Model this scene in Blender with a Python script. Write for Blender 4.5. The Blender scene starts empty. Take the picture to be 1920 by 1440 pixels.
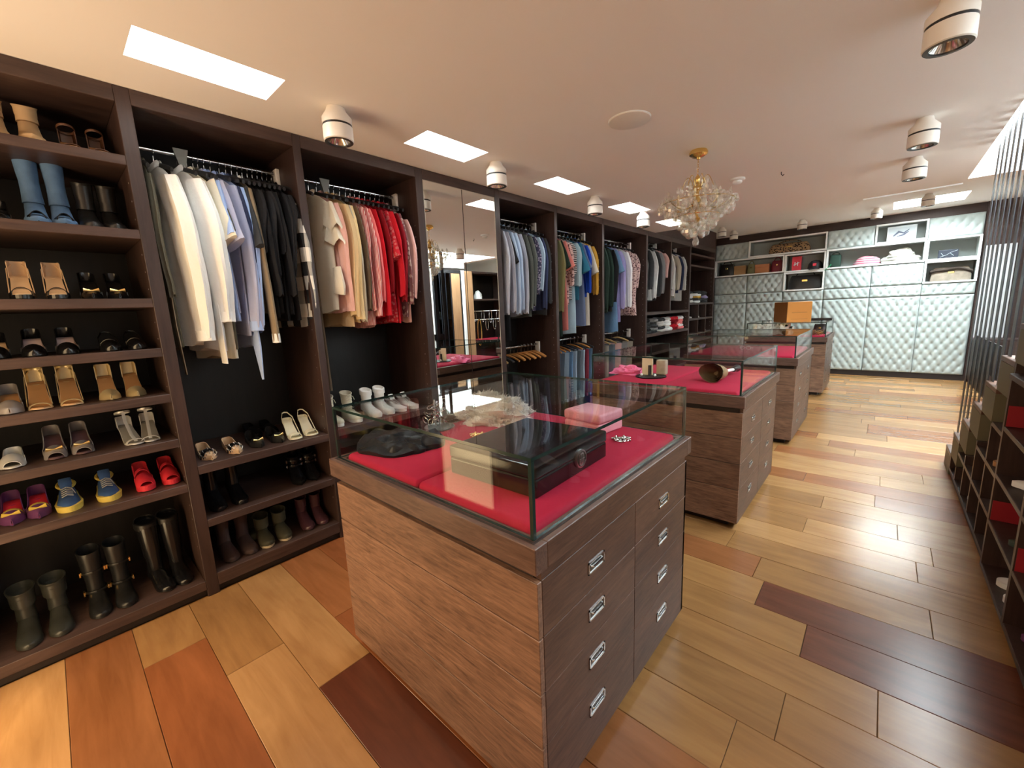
import bpy, bmesh, math, random
from mathutils import Vector, Matrix, noise
random.seed(11)
S = bpy.context.scene
COL = S.collection
PI = math.pi
sin, cos = math.sin, math.cos

# ---------------------------------------------------------------- camera, world, lights, exposure
def set_camera():
    yaw, pitch, roll = [math.radians(a) for a in (41.974, -9.918, -2.489)]
    fwd = Vector((-sin(yaw)*cos(pitch), cos(yaw)*cos(pitch), sin(pitch)))
    right = Vector((cos(yaw), sin(yaw), 0)); up = right.cross(fwd)
    r2 = cos(roll)*right + sin(roll)*up; u2 = -sin(roll)*right + cos(roll)*up
    cd = bpy.data.cameras.new('camera'); cam = bpy.data.objects.new('camera', cd); COL.objects.link(cam)
    cd.sensor_width = 36; cd.lens = 772.84/1920*36; cd.clip_start = .02
    M = Matrix((r2, u2, -fwd)).transposed().to_4x4(); M.translation = (2.785, 0, 1.55)
    cam.matrix_world = M; S.camera = cam
set_camera()
W = bpy.data.worlds.new('world'); S.world = W; W.use_nodes = True
W.node_tree.nodes['Background'].inputs[0].default_value = (.55, .65, .8, 1)
W.node_tree.nodes['Background'].inputs[1].default_value = .3
def lamp(name, kind, loc, energy, color, size=.1, rot=None, size_y=None, **kw):
    l = bpy.data.lights.new(name, kind); l.energy = energy; l.color = color
    if kind == 'AREA':
        l.size = size
        if size_y: l.shape = 'RECTANGLE'; l.size_y = size_y
    else: l.shadow_soft_size = size
    for k, v in kw.items(): setattr(l, k, v)
    o = bpy.data.objects.new(name, l); COL.objects.link(o); o.location = loc
    if rot: o.rotation_euler = rot
    return o
SKY_SMALL, SKY_STAIR, SKY_BACK = 17.0, 8.0, 58.0
WARM = (1.0, .75, .52)
lamp('unseen_warm_lamp_left', 'POINT', (.85, -1.3, 1.95), 46, WARM, .18)  # warm lamp out of view, added to brighten ceiling and near floor
lamp('unseen_warm_lamp_rear', 'POINT', (1.4, -2.0, 1.95), 14, WARM, .18)  # weaker unseen lamp, added as warm fill from behind the camera
lamp('skylight_stair', 'AREA', (3.8, 4.2, 3.05), 115, (.86, .95, 1), .8, None, 4.4)
lamp('skylight_back', 'AREA', (3.19, 9.72, 3.25), 5, (.72, .94, 1), .75, None, .68)
vs = S.view_settings
S.display_settings.display_device = 'sRGB'
vs.view_transform = 'Standard'; vs.look = 'None'; vs.gamma = 1; vs.use_curve_mapping = False
vs.exposure = 0.88
S.cycles.transparent_max_bounces = 32
S.cycles.max_bounces = 10
S.cycles.diffuse_bounces = 5
S.cycles.glossy_bounces = 5

# ---------------------------------------------------------------- materials
MATS = {}
def srgb(r, g, b):
    f = lambda c: (c/255/12.92 if c/255 <= .04045 else ((c/255+.055)/1.055)**2.4)
    return (f(r), f(g), f(b), 1)
def new_mat(name):
    m = bpy.data.materials.new(name); m.use_nodes = True
    return m, m.node_tree.nodes, m.node_tree.links, m.node_tree.nodes['Principled BSDF']
def plain(name, col, rough=.5, metal=0., spec=.5, bump=0, bscale=200, sheen=0, emit=None, var=0.):
    if name in MATS: return MATS[name]
    m, N, L, b = new_mat(name)
    b.inputs['Base Color'].default_value = col; b.inputs['Roughness'].default_value = rough
    b.inputs['Metallic'].default_value = metal; b.inputs['Specular IOR Level'].default_value = spec
    if sheen:
        b.inputs['Sheen Weight'].default_value = sheen
    if emit:
        b.inputs['Emission Color'].default_value = emit[0]; b.inputs['Emission Strength'].default_value = emit[1]
    tc = N.new('ShaderNodeTexCoord')
    if bump:
        n = N.new('ShaderNodeTexNoise'); n.inputs['Scale'].default_value = bscale; n.inputs['Detail'].default_value = 3
        L.new(tc.outputs['Object'], n.inputs['Vector'])
        bp = N.new('ShaderNodeBump'); bp.inputs['Strength'].default_value = bump; bp.inputs['Distance'].default_value = .004
        L.new(n.outputs['Fac'], bp.inputs['Height']); L.new(bp.outputs['Normal'], b.inputs['Normal'])
    if var:
        n2 = N.new('ShaderNodeTexNoise'); n2.inputs['Scale'].default_value = 14; n2.inputs['Detail'].default_value = 4
        L.new(tc.outputs['Object'], n2.inputs['Vector'])
        mx = N.new('ShaderNodeMix'); mx.data_type = 'RGBA'
        mx.inputs[6].default_value = tuple(c*(1-var) for c in col[:3])+(1,); mx.inputs[7].default_value = tuple(min(1, c*(1+var)) for c in col[:3])+(1,)
        L.new(n2.outputs['Fac'], mx.inputs[0]); L.new(mx.outputs[2], b.inputs['Base Color'])
    MATS[name] = m
    return m
def wood(name, dark, light, axis='X', fine=60., rough=.45, bump=.15, spec=.4, stretch=14., blotch=.35, rnd=.25, contrast=(.3, .7)):
    m, N, L, b = new_mat(name)
    tc = N.new('ShaderNodeTexCoord'); oi = N.new('ShaderNodeObjectInfo')
    mul = N.new('ShaderNodeMath'); mul.operation = 'MULTIPLY'; mul.inputs[1].default_value = 71
    L.new(oi.outputs['Random'], mul.inputs[0])
    add = N.new('ShaderNodeVectorMath'); add.operation = 'ADD'
    L.new(tc.outputs['Object'], add.inputs[0]); L.new(mul.outputs[0], add.inputs[1])
    mp = N.new('ShaderNodeMapping'); sc = [1., 1., 1.]; sc['XYZ'.index(axis)] = 1/stretch
    mp.inputs['Scale'].default_value = sc; L.new(add.outputs[0], mp.inputs['Vector'])
    n = N.new('ShaderNodeTexNoise'); n.inputs['Scale'].default_value = fine; n.inputs['Detail'].default_value = 5
    n.inputs['Roughness'].default_value = .65; n.inputs['Distortion'].default_value = .6
    L.new(mp.outputs[0], n.inputs['Vector'])
    mp2 = N.new('ShaderNodeMapping'); sc2 = [1., 1., 1.]; sc2['XYZ'.index(axis)] = .25
    mp2.inputs['Scale'].default_value = sc2; L.new(add.outputs[0], mp2.inputs['Vector'])
    n2 = N.new('ShaderNodeTexNoise'); n2.inputs['Scale'].default_value = 6; n2.inputs['Detail'].default_value = 3; n2.inputs['Distortion'].default_value = 1.2
    L.new(mp2.outputs[0], n2.inputs['Vector'])
    mixf = N.new('ShaderNodeMix'); mixf.inputs[0].default_value = blotch
    L.new(n.outputs['Fac'], mixf.inputs[2]); L.new(n2.outputs['Fac'], mixf.inputs[3])
    r = N.new('ShaderNodeValToRGB'); r.color_ramp.elements[0].position = contrast[0]; r.color_ramp.elements[1].position = contrast[1]
    r.color_ramp.elements[0].color = dark; r.color_ramp.elements[1].color = light
    L.new(mixf.outputs[0], r.inputs[0])
    hsv = N.new('ShaderNodeHueSaturation'); mr = N.new('ShaderNodeMapRange')
    mr.inputs[3].default_value = 1-rnd; mr.inputs[4].default_value = 1+rnd
    L.new(oi.outputs['Random'], mr.inputs[0]); L.new(mr.outputs[0], hsv.inputs['Value']); L.new(r.outputs[0], hsv.inputs['Color'])
    L.new(hsv.outputs[0], b.inputs['Base Color'])
    b.inputs['Roughness'].default_value = rough; b.inputs['Specular IOR Level'].default_value = spec
    if bump:
        bp = N.new('ShaderNodeBump'); bp.inputs['Strength'].default_value = bump; bp.inputs['Distance'].default_value = .003
        L.new(n.outputs['Fac'], bp.inputs['Height']); L.new(bp.outputs['Normal'], b.inputs['Normal'])
    MATS[name] = m
    return m
def cloth(name, c1, c2=None, pat=None, k=60., rough=.85):
    """fabric: plain, stripe (vertical), plaid or floral, in the cloth's own coordinates"""
    if name in MATS: return MATS[name]
    m, N, L, b = new_mat(name)
    b.inputs['Roughness'].default_value = rough; b.inputs['Specular IOR Level'].default_value = .2
    b.inputs['Base Color'].default_value = c1
    tc = N.new('ShaderNodeTexCoord')
    if pat:
        sx = N.new('ShaderNodeSeparateXYZ'); L.new(tc.outputs['Object'], sx.inputs[0])
        def sq(src, kk, src2=None):
            a = N.new('ShaderNodeMath'); a.operation = 'MULTIPLY'; a.inputs[1].default_value = kk; L.new(src, a.inputs[0])
            o = a.outputs[0]
            if src2:
                a2 = N.new('ShaderNodeMath'); a2.operation = 'MULTIPLY_ADD'; a2.inputs[1].default_value = kk*1.3; L.new(src2, a2.inputs[0]); L.new(o, a2.inputs[2]); o = a2.outputs[0]
            s_ = N.new('ShaderNodeMath'); s_.operation = 'SINE'; L.new(o, s_.inputs[0])
            g = N.new('ShaderNodeMath'); g.operation = 'GREATER_THAN'; g.inputs[1].default_value = 0.; L.new(s_.outputs[0], g.inputs[0])
            return g.outputs[0]
        if pat == 'stripe': fac = sq(sx.outputs['X'], k, sx.outputs['Y'])
        elif pat == 'hoop': fac = sq(sx.outputs['Z'], k)
        elif pat == 'plaid':
            a, c = sq(sx.outputs['X'], k, sx.outputs['Y']), sq(sx.outputs['Z'], k)
            ad = N.new('ShaderNodeMath'); ad.operation = 'ADD'; L.new(a, ad.inputs[0]); L.new(c, ad.inputs[1])
            mu = N.new('ShaderNodeMath'); mu.operation = 'MULTIPLY'; mu.inputs[1].default_value = .5; L.new(ad.outputs[0], mu.inputs[0]); fac = mu.outputs[0]
        else:
            v = N.new('ShaderNodeTexVoronoi'); v.inputs['Scale'].default_value = k; L.new(tc.outputs['Object'], v.inputs['Vector'])
            g = N.new('ShaderNodeMath'); g.operation = 'LESS_THAN'; g.inputs[1].default_value = .42; L.new(v.outputs['Distance'], g.inputs[0]); fac = g.outputs[0]
        mx = N.new('ShaderNodeMix'); mx.data_type = 'RGBA'; mx.inputs[6].default_value = c1; mx.inputs[7].default_value = c2
        L.new(fac, mx.inputs[0]); L.new(mx.outputs[2], b.inputs['Base Color'])
    n = N.new('ShaderNodeTexNoise'); n.inputs['Scale'].default_value = 22; n.inputs['Detail'].default_value = 3
    L.new(tc.outputs['Object'], n.inputs['Vector'])
    bp = N.new('ShaderNodeBump'); bp.inputs['Strength'].default_value = .35; bp.inputs['Distance'].default_value = .01
    L.new(n.outputs['Fac'], bp.inputs['Height']); L.new(bp.outputs['Normal'], b.inputs['Normal'])
    MATS[name] = m
    return m
def glassy(name, tint, ior=1.5, rough=0., milk=0., gain=.62):
    m, N, L, b = new_mat(name)
    N.remove(b); out = N['Material Output']
    t = N.new('ShaderNodeBsdfTransparent'); t.inputs[0].default_value = tint
    g = N.new('ShaderNodeBsdfGlossy'); g.inputs['Roughness'].default_value = rough
    lw = N.new('ShaderNodeLayerWeight'); lw.inputs['Blend'].default_value = .5      # facing = 1 - |cos|, so both sides of a pane behave alike
    pw = N.new('ShaderNodeMath'); pw.operation = 'POWER'; pw.inputs[1].default_value = 5; L.new(lw.outputs['Facing'], pw.inputs[0])
    f0 = ((ior-1)/(ior+1))**2
    fr = N.new('ShaderNodeMath'); fr.operation = 'MULTIPLY_ADD'; fr.inputs[1].default_value = (1-f0)*gain; fr.inputs[2].default_value = f0*gain; L.new(pw.outputs[0], fr.inputs[0])
    mx = N.new('ShaderNodeMixShader'); L.new(fr.outputs[0], mx.inputs[0]); L.new(t.outputs[0], mx.inputs[1]); L.new(g.outputs[0], mx.inputs[2])
    last = mx.outputs[0]
    if milk:
        d = N.new('ShaderNodeBsdfDiffuse'); d.inputs[0].default_value = (.95, .93, .85, 1)
        m2 = N.new('ShaderNodeMixShader'); m2.inputs[0].default_value = milk; L.new(last, m2.inputs[1]); L.new(d.outputs[0], m2.inputs[2]); last = m2.outputs[0]
    L.new(last, out.inputs['Surface']); MATS[name] = m
    return m
M_WARD = wood('dark_stained_wood', (.022, .012, .010, 1), (.062, .034, .028, 1), 'Z', 40, .42, .08, rnd=.06)
M_SHELF = wood('dark_shelf_wood', (.028, .016, .013, 1), (.088, .051, .041, 1), 'Y', 40, .42, .08, rnd=.08)
M_BACK = wood('shaded_back_wood', (.004, .003, .003, 1), (.011, .008, .007, 1), 'Z', 40, .5, .05, rnd=.05)  # shade inside the bays is put into this near-black back colour
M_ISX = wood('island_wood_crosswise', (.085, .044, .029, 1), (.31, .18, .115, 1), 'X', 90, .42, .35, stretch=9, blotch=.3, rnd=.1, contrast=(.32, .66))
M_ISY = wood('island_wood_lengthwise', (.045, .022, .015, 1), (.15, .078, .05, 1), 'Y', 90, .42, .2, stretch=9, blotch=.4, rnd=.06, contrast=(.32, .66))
M_FRM = wood('island_frame_wood', (.05, .026, .020, 1), (.17, .10, .075, 1), 'X', 90, .4, .2, stretch=9, rnd=.06)
M_BLKWOOD = plain('shadow_gap_wood', (.02, .011, .008, 1), .6)
def floorwood(n, d, l): return wood('floor_'+n, d, l, 'X', 26, .24, .02, .65, 10, .6, .10, (.3, .72))
FL = dict(honey=floorwood('honey', (.29, .145, .052, 1), (.48, .27, .108, 1)),
          tan=floorwood('tan', (.22, .105, .035, 1), (.36, .19, .068, 1)),
          orange=floorwood('orange', (.20, .073, .024, 1), (.32, .13, .047, 1)),
          brown=floorwood('brown', (.19, .062, .020, 1), (.30, .105, .036, 1)),
          mahogany=floorwood('mahogany', (.085, .026, .014, 1), (.16, .05, .024, 1)))
M_CEIL = plain('ceiling_plaster', (.86, .81, .76, 1), .9, bump=.03, bscale=60)
M_WHITE = plain('white_paint', (.82, .84, .83, 1), .6)
M_WALLD = wood('dark_wall_panel', (.025, .012, .010, 1), (.06, .03, .024, 1), 'X', 30, .5, .03)
M_LEATH = plain('white_tufted_leather', (.44, .505, .495, 1), .38, bump=.08, bscale=120)
M_NICHE = plain('niche_lining', (.36, .39, .37, 1), .6)
M_NFR = plain('white_lacquer', (.86, .88, .87, 1), .3)
M_SPOT = plain('white_metal_lamp', (.80, .75, .68, 1), .4)
M_BLK = plain('black_plastic', (.012, .012, .013, 1), .4)
M_LENS = plain('lamp_reflector', (.75, .73, .68, 1), .15, .8)
M_CHROME = plain('chrome', (.62, .63, .64, 1), .2, 1)
M_POCKET = plain('handle_pocket', (.16, .16, .15, 1), .35, 1)
M_STEEL = plain('brushed_steel', (.6, .61, .62, 1), .3, 1)
M_BRASS = plain('polished_brass', (.78, .56, .20, 1), .18, 1)
M_GOLD = plain('gold', (.85, .62, .25, 1), .25, 1)
M_RED = plain('red_velvet', (.42, .002, .038, 1), .9, sheen=0, bump=.15, bscale=90)
M_GLASS = glassy('clear_glass', (.965, .98, .972, 1))
M_GEDGE = plain('glass_edge', (.012, .03, .026, 1), .15)
M_CRYS = glassy('cut_crystal', (.95, .95, .93, 1), 2.3, .02, .12, 1.)
M_DGLASS = glassy('smoked_glass', (.35, .36, .36, 1), 1.5)
M_MIRROR = plain('mirror_silver', (.86, .88, .86, 1), .0, 1)
M_BAR = plain('black_steel_bar', (.012, .014, .02, 1), .35)
def emitter(n, c, s):
    m, N, L, b = new_mat(n); b.inputs['Base Color'].default_value = (0, 0, 0, 1)
    b.inputs['Emission Color'].default_value = c; b.inputs['Emission Strength'].default_value = s
    MATS[n] = m; return m
M_DOORLIT = emitter('added_door_glow', (1, .70, .38, 1), 3.5)  # glow of the unseen leaf, added for its reflection in the glass
M_SKY1 = emitter('daylight_pane', (.90, .97, 1, 1), SKY_SMALL)
M_SKY2 = emitter('daylight_stair_pane', (.88, .97, 1, 1), SKY_STAIR)
M_SKY3 = emitter('daylight_back_pane', (.86, .97, 1, 1), SKY_BACK)

# ---------------------------------------------------------------- mesh helper
class MB:
    def __init__(s): s.v = []; s.f = []; s.m = []; s.cur = 0
    def add(s, vs, fs, xf=None):
        o = len(s.v)
        s.v += [tuple(xf @ Vector(p)) if xf else tuple(p) for p in vs]
        s.f += [tuple(i+o for i in f) for f in fs]; s.m += [s.cur]*len(fs)
        return s
    def box(s, x0, x1, y0, y1, z0, z1, bev=0, xf=None):
        if bev <= 0:
            vs = [(x, y, z) for x in (x0, x1) for y in (y0, y1) for z in (z0, z1)]
            return s.add(vs, [(0, 1, 3, 2), (4, 6, 7, 5), (0, 4, 5, 1), (2, 3, 7, 6), (0, 2, 6, 4), (1, 5, 7, 3)], xf)
        bm = bmesh.new(); bmesh.ops.create_cube(bm, size=1)
        for v in bm.verts: v.co = Vector(((x0+x1)/2+v.co.x*(x1-x0), (y0+y1)/2+v.co.y*(y1-y0), (z0+z1)/2+v.co.z*(z1-z0)))
        bmesh.ops.bevel(bm, geom=list(bm.edges), offset=bev, segments=1 if bev < .006 else 3, affect='EDGES', profile=.5)
        bm.verts.index_update()
        s.add([v.co.copy() for v in bm.verts], [tuple(v.index for v in f.verts) for f in bm.faces], xf); bm.free()
        return s
    def rings(s, R, cyc=True, cap0=True, cap1=True, xf=None):
        n = len(R[0]); vs = [p for r in R for p in r]; fs = []
        for i in range(len(R)-1):
            for j in range(n if cyc else n-1):
                k = (j+1) % n
                fs.append((i*n+j, i*n+k, (i+1)*n+k, (i+1)*n+j))
        if cap0: fs.append(tuple(range(n))[::-1])
        if cap1: fs.append(tuple((len(R)-1)*n+j for j in range(n)))
        return s.add(vs, fs, xf)
    def tube(s, pts, r, n=6, cap=True, ry=None, up=(0, 0, 1), xf=None):
        P = [Vector(p) for p in pts]; R = []
        for i, p in enumerate(P):
            t = (P[min(i+1, len(P)-1)]-P[max(i-1, 0)]).normalized()
            u = Vector(up)
            if abs(t.dot(u)) > .95: u = Vector((1, 0, 0)) if abs(t.x) < .9 else Vector((0, 1, 0))
            a = t.cross(u).normalized(); b = a.cross(t)
            ra = r[i] if isinstance(r, (list, tuple)) else r
            rb = (ry[i] if isinstance(ry, (list, tuple)) else ry) if ry is not None else ra
            R.append([p + a*ra*cos(2*PI*k/n) + b*rb*sin(2*PI*k/n) for k in range(n)])
        return s.rings(R, True, cap, cap, xf)
    def lathe(s, prof, n=16, c=(0, 0, 0), cap=True, xf=None):
        R = [[(c[0]+r*cos(2*PI*k/n), c[1]+r*sin(2*PI*k/n), c[2]+z) for k in range(n)] for r, z in prof]
        return s.rings(R, True, cap, cap, xf)
    def ell(s, c, r, n=10, m=7, xf=None):
        prof = [(max(.001, sin(PI*i/m)), -cos(PI*i/m)) for i in range(m+1)]
        R = [[(c[0]+q*r[0]*cos(2*PI*k/n), c[1]+q*r[1]*sin(2*PI*k/n), c[2]+z*r[2]) for k in range(n)] for q, z in prof]
        return s.rings(R, True, True, True, xf)
    def grid(s, fn, nu, nv, xf=None):
        vs = [fn(i/nu, j/nv) for j in range(nv+1) for i in range(nu+1)]
        fs = [(j*(nu+1)+i, j*(nu+1)+i+1, (j+1)*(nu+1)+i+1, (j+1)*(nu+1)+i) for j in range(nv) for i in range(nu)]
        return s.add(vs, fs, xf)
    def prism(s, poly, axis, a, b):
        """polygon extruded along an axis; poly gives the other two coordinates in xyz order"""
        i = 'xyz'.index(axis)
        def P(q, t):
            l = list(q); l.insert(i, t); return tuple(l)
        n = len(poly); vs = [P(q, a) for q in poly]+[P(q, b) for q in poly]
        fs = [tuple(range(n))[::-1], tuple(range(n, 2*n))]+[(j, (j+1) % n, n+(j+1) % n, n+j) for j in range(n)]
        return s.add(vs, fs)
    def build(s, name, mats, parent=None, loc=None, smooth=False, off=None, fixn=True):
        me = bpy.data.meshes.new(name)
        if off is None:
            q = parent
            while q is not None and q.get('_w') is None: q = q.parent
            off = q['_w'] if q is not None else (0, 0, 0)
        me.from_pydata([(p[0]-off[0], p[1]-off[1], p[2]-off[2]) for p in s.v], [], s.f)
        for m in (mats if isinstance(mats, (list, tuple)) else [mats]): me.materials.append(m)
        if len(me.materials) > 1: me.polygons.foreach_set('material_index', s.m)
        if fixn:
            bm = bmesh.new(); bm.from_mesh(me); bmesh.ops.recalc_face_normals(bm, faces=bm.faces); bm.to_mesh(me); bm.free()
        if smooth:
            me.shade_smooth()
            if smooth != 'all':
                try: me.set_sharp_from_angle(angle=math.radians(45))
                except Exception: pass
        me.update()
        o = bpy.data.objects.new(name, me); COL.objects.link(o)
        if parent is not None: o.parent = parent
        if loc is not None: o.location = loc
        return o
def tag(o, label, cat, group=None):
    o['label'] = label; o['category'] = cat
    if group: o['group'] = group
    return o
def thing(name, label, cat, loc=(0, 0, 0), rz=0, group=None, world=False):
    o = bpy.data.objects.new(name, None); COL.objects.link(o); o.location = loc; o.rotation_euler = (0, 0, rz)
    o.empty_display_size = .05
    if world: o['_w'] = tuple(loc)
    return tag(o, label, cat, group)
def struct(o): o['kind'] = 'structure'; return o
KIDS = {}
def children(o): return [c for c in o.children]
def copy_tree(o, loc, label, rz=None, group=None):
    r = o.copy(); COL.objects.link(r); r.location = loc; r['label'] = label
    if rz is not None: r.rotation_euler = (0, 0, rz)
    if group: r['group'] = group
    for ch in children(o):
        c = ch.copy(); COL.objects.link(c); c.parent = r
        for g in children(ch):
            d = g.copy(); COL.objects.link(d); d.parent = c
    return r

# ---------------------------------------------------------------- room shell
H, H2, YC, YL = 2.681, 3.014, 6.639, 10.724
XB, XS, XR = -.64, 3.316, 4.75          # wardrobe back, skylight edge, right wall
def slab(m, x0, x1, y0, y1, z0, z1, holes):
    xs = sorted({x0, x1, *[h[0] for h in holes], *[h[1] for h in holes]}); ys = sorted({y0, y1, *[h[2] for h in holes], *[h[3] for h in holes]})
    for i in range(len(xs)-1):
        for j in range(len(ys)-1):
            cx, cy = (xs[i]+xs[i+1])/2, (ys[j]+ys[j+1])/2
            if any(h[0] < cx < h[1] and h[2] < cy < h[3] for h in holes): continue
            m.box(xs[i], xs[i+1], ys[j], ys[j+1], z0, z1)
# floor: every plank its own piece
fl = struct(MB().box(-.7, XR+.1, -2.6, YL+.1, -.06, -.0155).build('floor', plain('subfloor', (.10, .05, .022, 1), .8)))
PITCH = .2405
fixed = {  # row: list of (joint x, colour) for the rows the photograph shows
    -3: [(.9, 'honey'), (2.2, 'tan'), (9, 'orange')], -2: [(1.7, 'honey'), (9, 'tan')], -1: [(1.9, 'orange'), (9, 'brown')],
    0: [(.367, 'tan'), (1.75, 'brown'), (9, 'tan')], 1: [(.72, 'tan'), (2.1, 'honey'), (9, 'orange')],
    2: [(1.109, 'honey'), (2.9, 'mahogany'), (9, 'tan')], 3: [(.75, 'orange'), (2.55, 'brown'), (9, 'tan')],
    4: [(.9, 'brown'), (2.62, 'orange'), (9, 'mahogany')], 5: [(1.1, 'orange'), (2.5, 'tan'), (9, 'tan')], 6: [(.6, 'tan'), (2.62, 'tan'), (9, 'tan')],
    7: [(.8, 'honey'), (2.895, 'tan'), (9, 'tan')], 8: [(1.2, 'tan'), (2.635, 'tan'), (9, 'mahogany')], 9: [(.5, 'orange'), (2.41, 'tan'), (9, 'mahogany')],
    10: [(1.0, 'tan'), (2.35, 'orange'), (3.08, 'tan'), (9, 'tan')], 11: [(.7, 'honey'), (2.15, 'tan'), (9, 'tan')],
    12: [(1.4, 'tan'), (3.05, 'honey'), (9, 'tan')], 13: [(.9, 'tan'), (2.5, 'tan'), (3.125, 'honey'), (9, 'tan')]}
rows = []
r = -11
while r*PITCH+.06 < YL:
    y0, y1 = .06+r*PITCH, .06+(r+1)*PITCH
    cuts = fixed.get(r)
    if not cuts:
        cuts = []; x = -.6 + random.uniform(.5, 1.4)
        while x < XR: cuts.append((x, random.choice(['honey', 'tan', 'honey', 'tan', 'tan', 'orange']))); x += random.uniform(.8, 1.5)
        cuts.append((9, 'tan'))
    x0 = -.02
    for cx, colr in cuts:
        x1 = min(cx, XR)
        if x1-x0 > .05:
            g = .0009; zt = -random.uniform(0, .0008)
            m = MB().box(x0+g, x1-g, y0+g, min(y1, YL)-g, -.015, zt, bev=.0016)
            o = m.build('plank', FL[colr], fl, off=((x0+x1)/2, (y0+y1)/2, 0)); o.location = ((x0+x1)/2, (y0+y1)/2, 0)
        x0 = x1
        if x0 >= XR: break
    r += 1
# ceiling with five small skylight openings
SKL = [(.312, .566, .402, .948), (.316, .576, 1.775, 2.31), (.324, .59, 3.145, 3.69), (.336, .606, 4.488, 5.03), (.34, .61, 5.80, 6.32)]
m = MB(); slab(m, XB-.06, XS, -2.6, YC, H, H+.09, SKL); slab(m, XS, XR+.06, -2.6, 1.2, H, H+.09, []); slab(m, XS, XR+.06, 6.45, YC, H, H+.09, [])
m.box(XB-.06, XR+.06, YC-.03, YC, H+.09, H2+.05)
slab(m, XB-.06, XR+.06, YC, YL+.06, H2, H2+.12, [(2.77, 3.61, 9.35, 10.10)])
struct(m.build('ceiling', M_CEIL))
for i, q in enumerate(SKL):                                        # shaft and pane of each opening
    m = MB(); t = .012
    for b in ((q[0]-t, q[0], q[2]-t, q[3]+t), (q[1], q[1]+t, q[2]-t, q[3]+t), (q[0], q[1], q[2]-t, q[2]), (q[0], q[1], q[3], q[3]+t)): m.box(*b, H+.09, H+.30)
    w = struct(m.build('window_%d' % (i+1), M_WHITE))
    MB().box(q[0], q[1], q[2], q[3], H+.285, H+.30).build('pane', M_SKY1, w)
# long skylight well over the stair and the one by the back wall
m = MB()
m.box(XS-.05, XS, 1.2, 6.45, H+.09, H+.5); m.box(4.30, 4.35, 1.2, 6.45, 2.55, H+.5); m.box(XS, 4.30, 1.15, 1.2, H+.09, H+.5); m.box(XS, 4.30, 6.45, 6.5, H+.09, H+.5)
w = struct(m.build('window_6', M_WHITE)); MB().box(XS, 4.30, 1.2, 6.45, H+.48, H+.5).build('pane', M_SKY2, w)
m = MB()
for b in ((2.74, 2.77, 9.32, 10.13), (3.61, 3.64, 9.32, 10.13), (2.77, 3.61, 9.32, 9.35), (2.77, 3.61, 10.10, 10.13)): m.box(*b, H2+.12, H2+.35)
w = struct(m.build('window_7', M_WHITE)); MB().box(2.77, 3.61, 9.35, 10.10, H2+.33, H2+.35).build('pane', M_SKY3, w)
# walls
m = MB(); m.box(XB-.1, XB-.001, -2.6, YL+.1, -.06, H2+.1)
struct(m.build('wall_left', M_WALLD))
NICHES = [(.433, 1.838, 2.505, 2.86), (-.25, 1.13, 2.128, 2.505), (1.13, 1.838, 2.12, 2.497), (1.13, 1.838, 1.728, 2.12), (1.838, 3.27, 2.12, 2.505), (2.556, 3.27, 2.505, 2.86), (3.27, 3.935, 2.12, 2.50), (3.27, 3.935, 1.728, 2.12)]
m = MB()
xs = sorted({XB-.1, 3.945, *[n[0] for n in NICHES], *[n[1] for n in NICHES]}); zs = sorted({-.06, H2+.1, *[n[2] for n in NICHES], *[n[3] for n in NICHES]})
for i in range(len(xs)-1):
    for j in range(len(zs)-1):
        cx, cz = (xs[i]+xs[i+1])/2, (zs[j]+zs[j+1])/2
        if not any(n[0] < cx < n[1] and n[2] < cz < n[3] for n in NICHES): m.box(xs[i], xs[i+1], YL, YL+.02, zs[j], zs[j+1])
m.box(XB-.1, 3.945, YL+.34, YL+.40, -.06, H2+.1)
struct(m.build('wall_back', M_WALLD))
m = MB(); m.box(3.945, XR+.1, YL-.02, YL+.1, -.06, H2+.1); struct(m.build('wall_end', M_WALLD))
m = MB(); m.box(XR, XR+.1, -2.6, YL+.1, -.06, H2+.1); struct(m.build('wall_right', M_WHITE))
m = MB(); m.box(XB-.1, XR+.1, -2.7, -2.6, -.06, H2+.1); struct(m.build('wall_near', plain('warm_wall_paint', (.62, .50, .38, 1), .8)))
m = MB(); m.box(XB, -.001, YC, 9.79, H, H+.02); m.box(-.03, 0, YC, 9.79, H+.02, H2)
struct(m.build('trim_1', M_WALLD))
struct(MB().box(2.50, 3.30, YC-.012, YC+.004, H-.014, H-.0005).build('lit_edge_strip', M_WHITE))  # white strip stands in for the lit edge of the ceiling step
m = MB(); m.box(XB, -.25, 9.80, YL, 0, H2); struct(m.build('wall_corner', M_WALLD))
m = MB(); m.box(-.25, 3.94, YL-.035, YL, 0, .095); struct(m.build('baseboard_back', M_BLKWOOD))
# unseen glowing door leaf, added for the yellow reflection in the nearest case
m = MB()
for q in ((.03, .055, .01, 2.12), (.645, .67, .01, 2.12), (.055, .645, 2.09, 2.12), (.055, .645, .01, .035)): m.box(q[0], q[1], -.575, -.535, q[2], q[3])
d = struct(m.build('door_1', wood('light_door_wood', (.62, .42, .18, 1), (.82, .62, .30, 1), 'Z', 30, .4)))
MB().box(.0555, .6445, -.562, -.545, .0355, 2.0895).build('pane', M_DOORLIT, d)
m = MB(); m.tube([(.655, -.534, 1.0), (.655, -.50, 1.0), (.56, -.50, 1.0)], .009, 8); m.build('door_handle', M_STEEL, d)
m = MB(); m.box(-.06, .012, -.53, -.52, 0, 2.28); m.box(-.06, -.01, -2.6, -.53, 0, H); m.box(-.06, -.01, -.53, -.512, 2.28, H)
struct(m.build('wall_doorway', M_WALLD))

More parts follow.
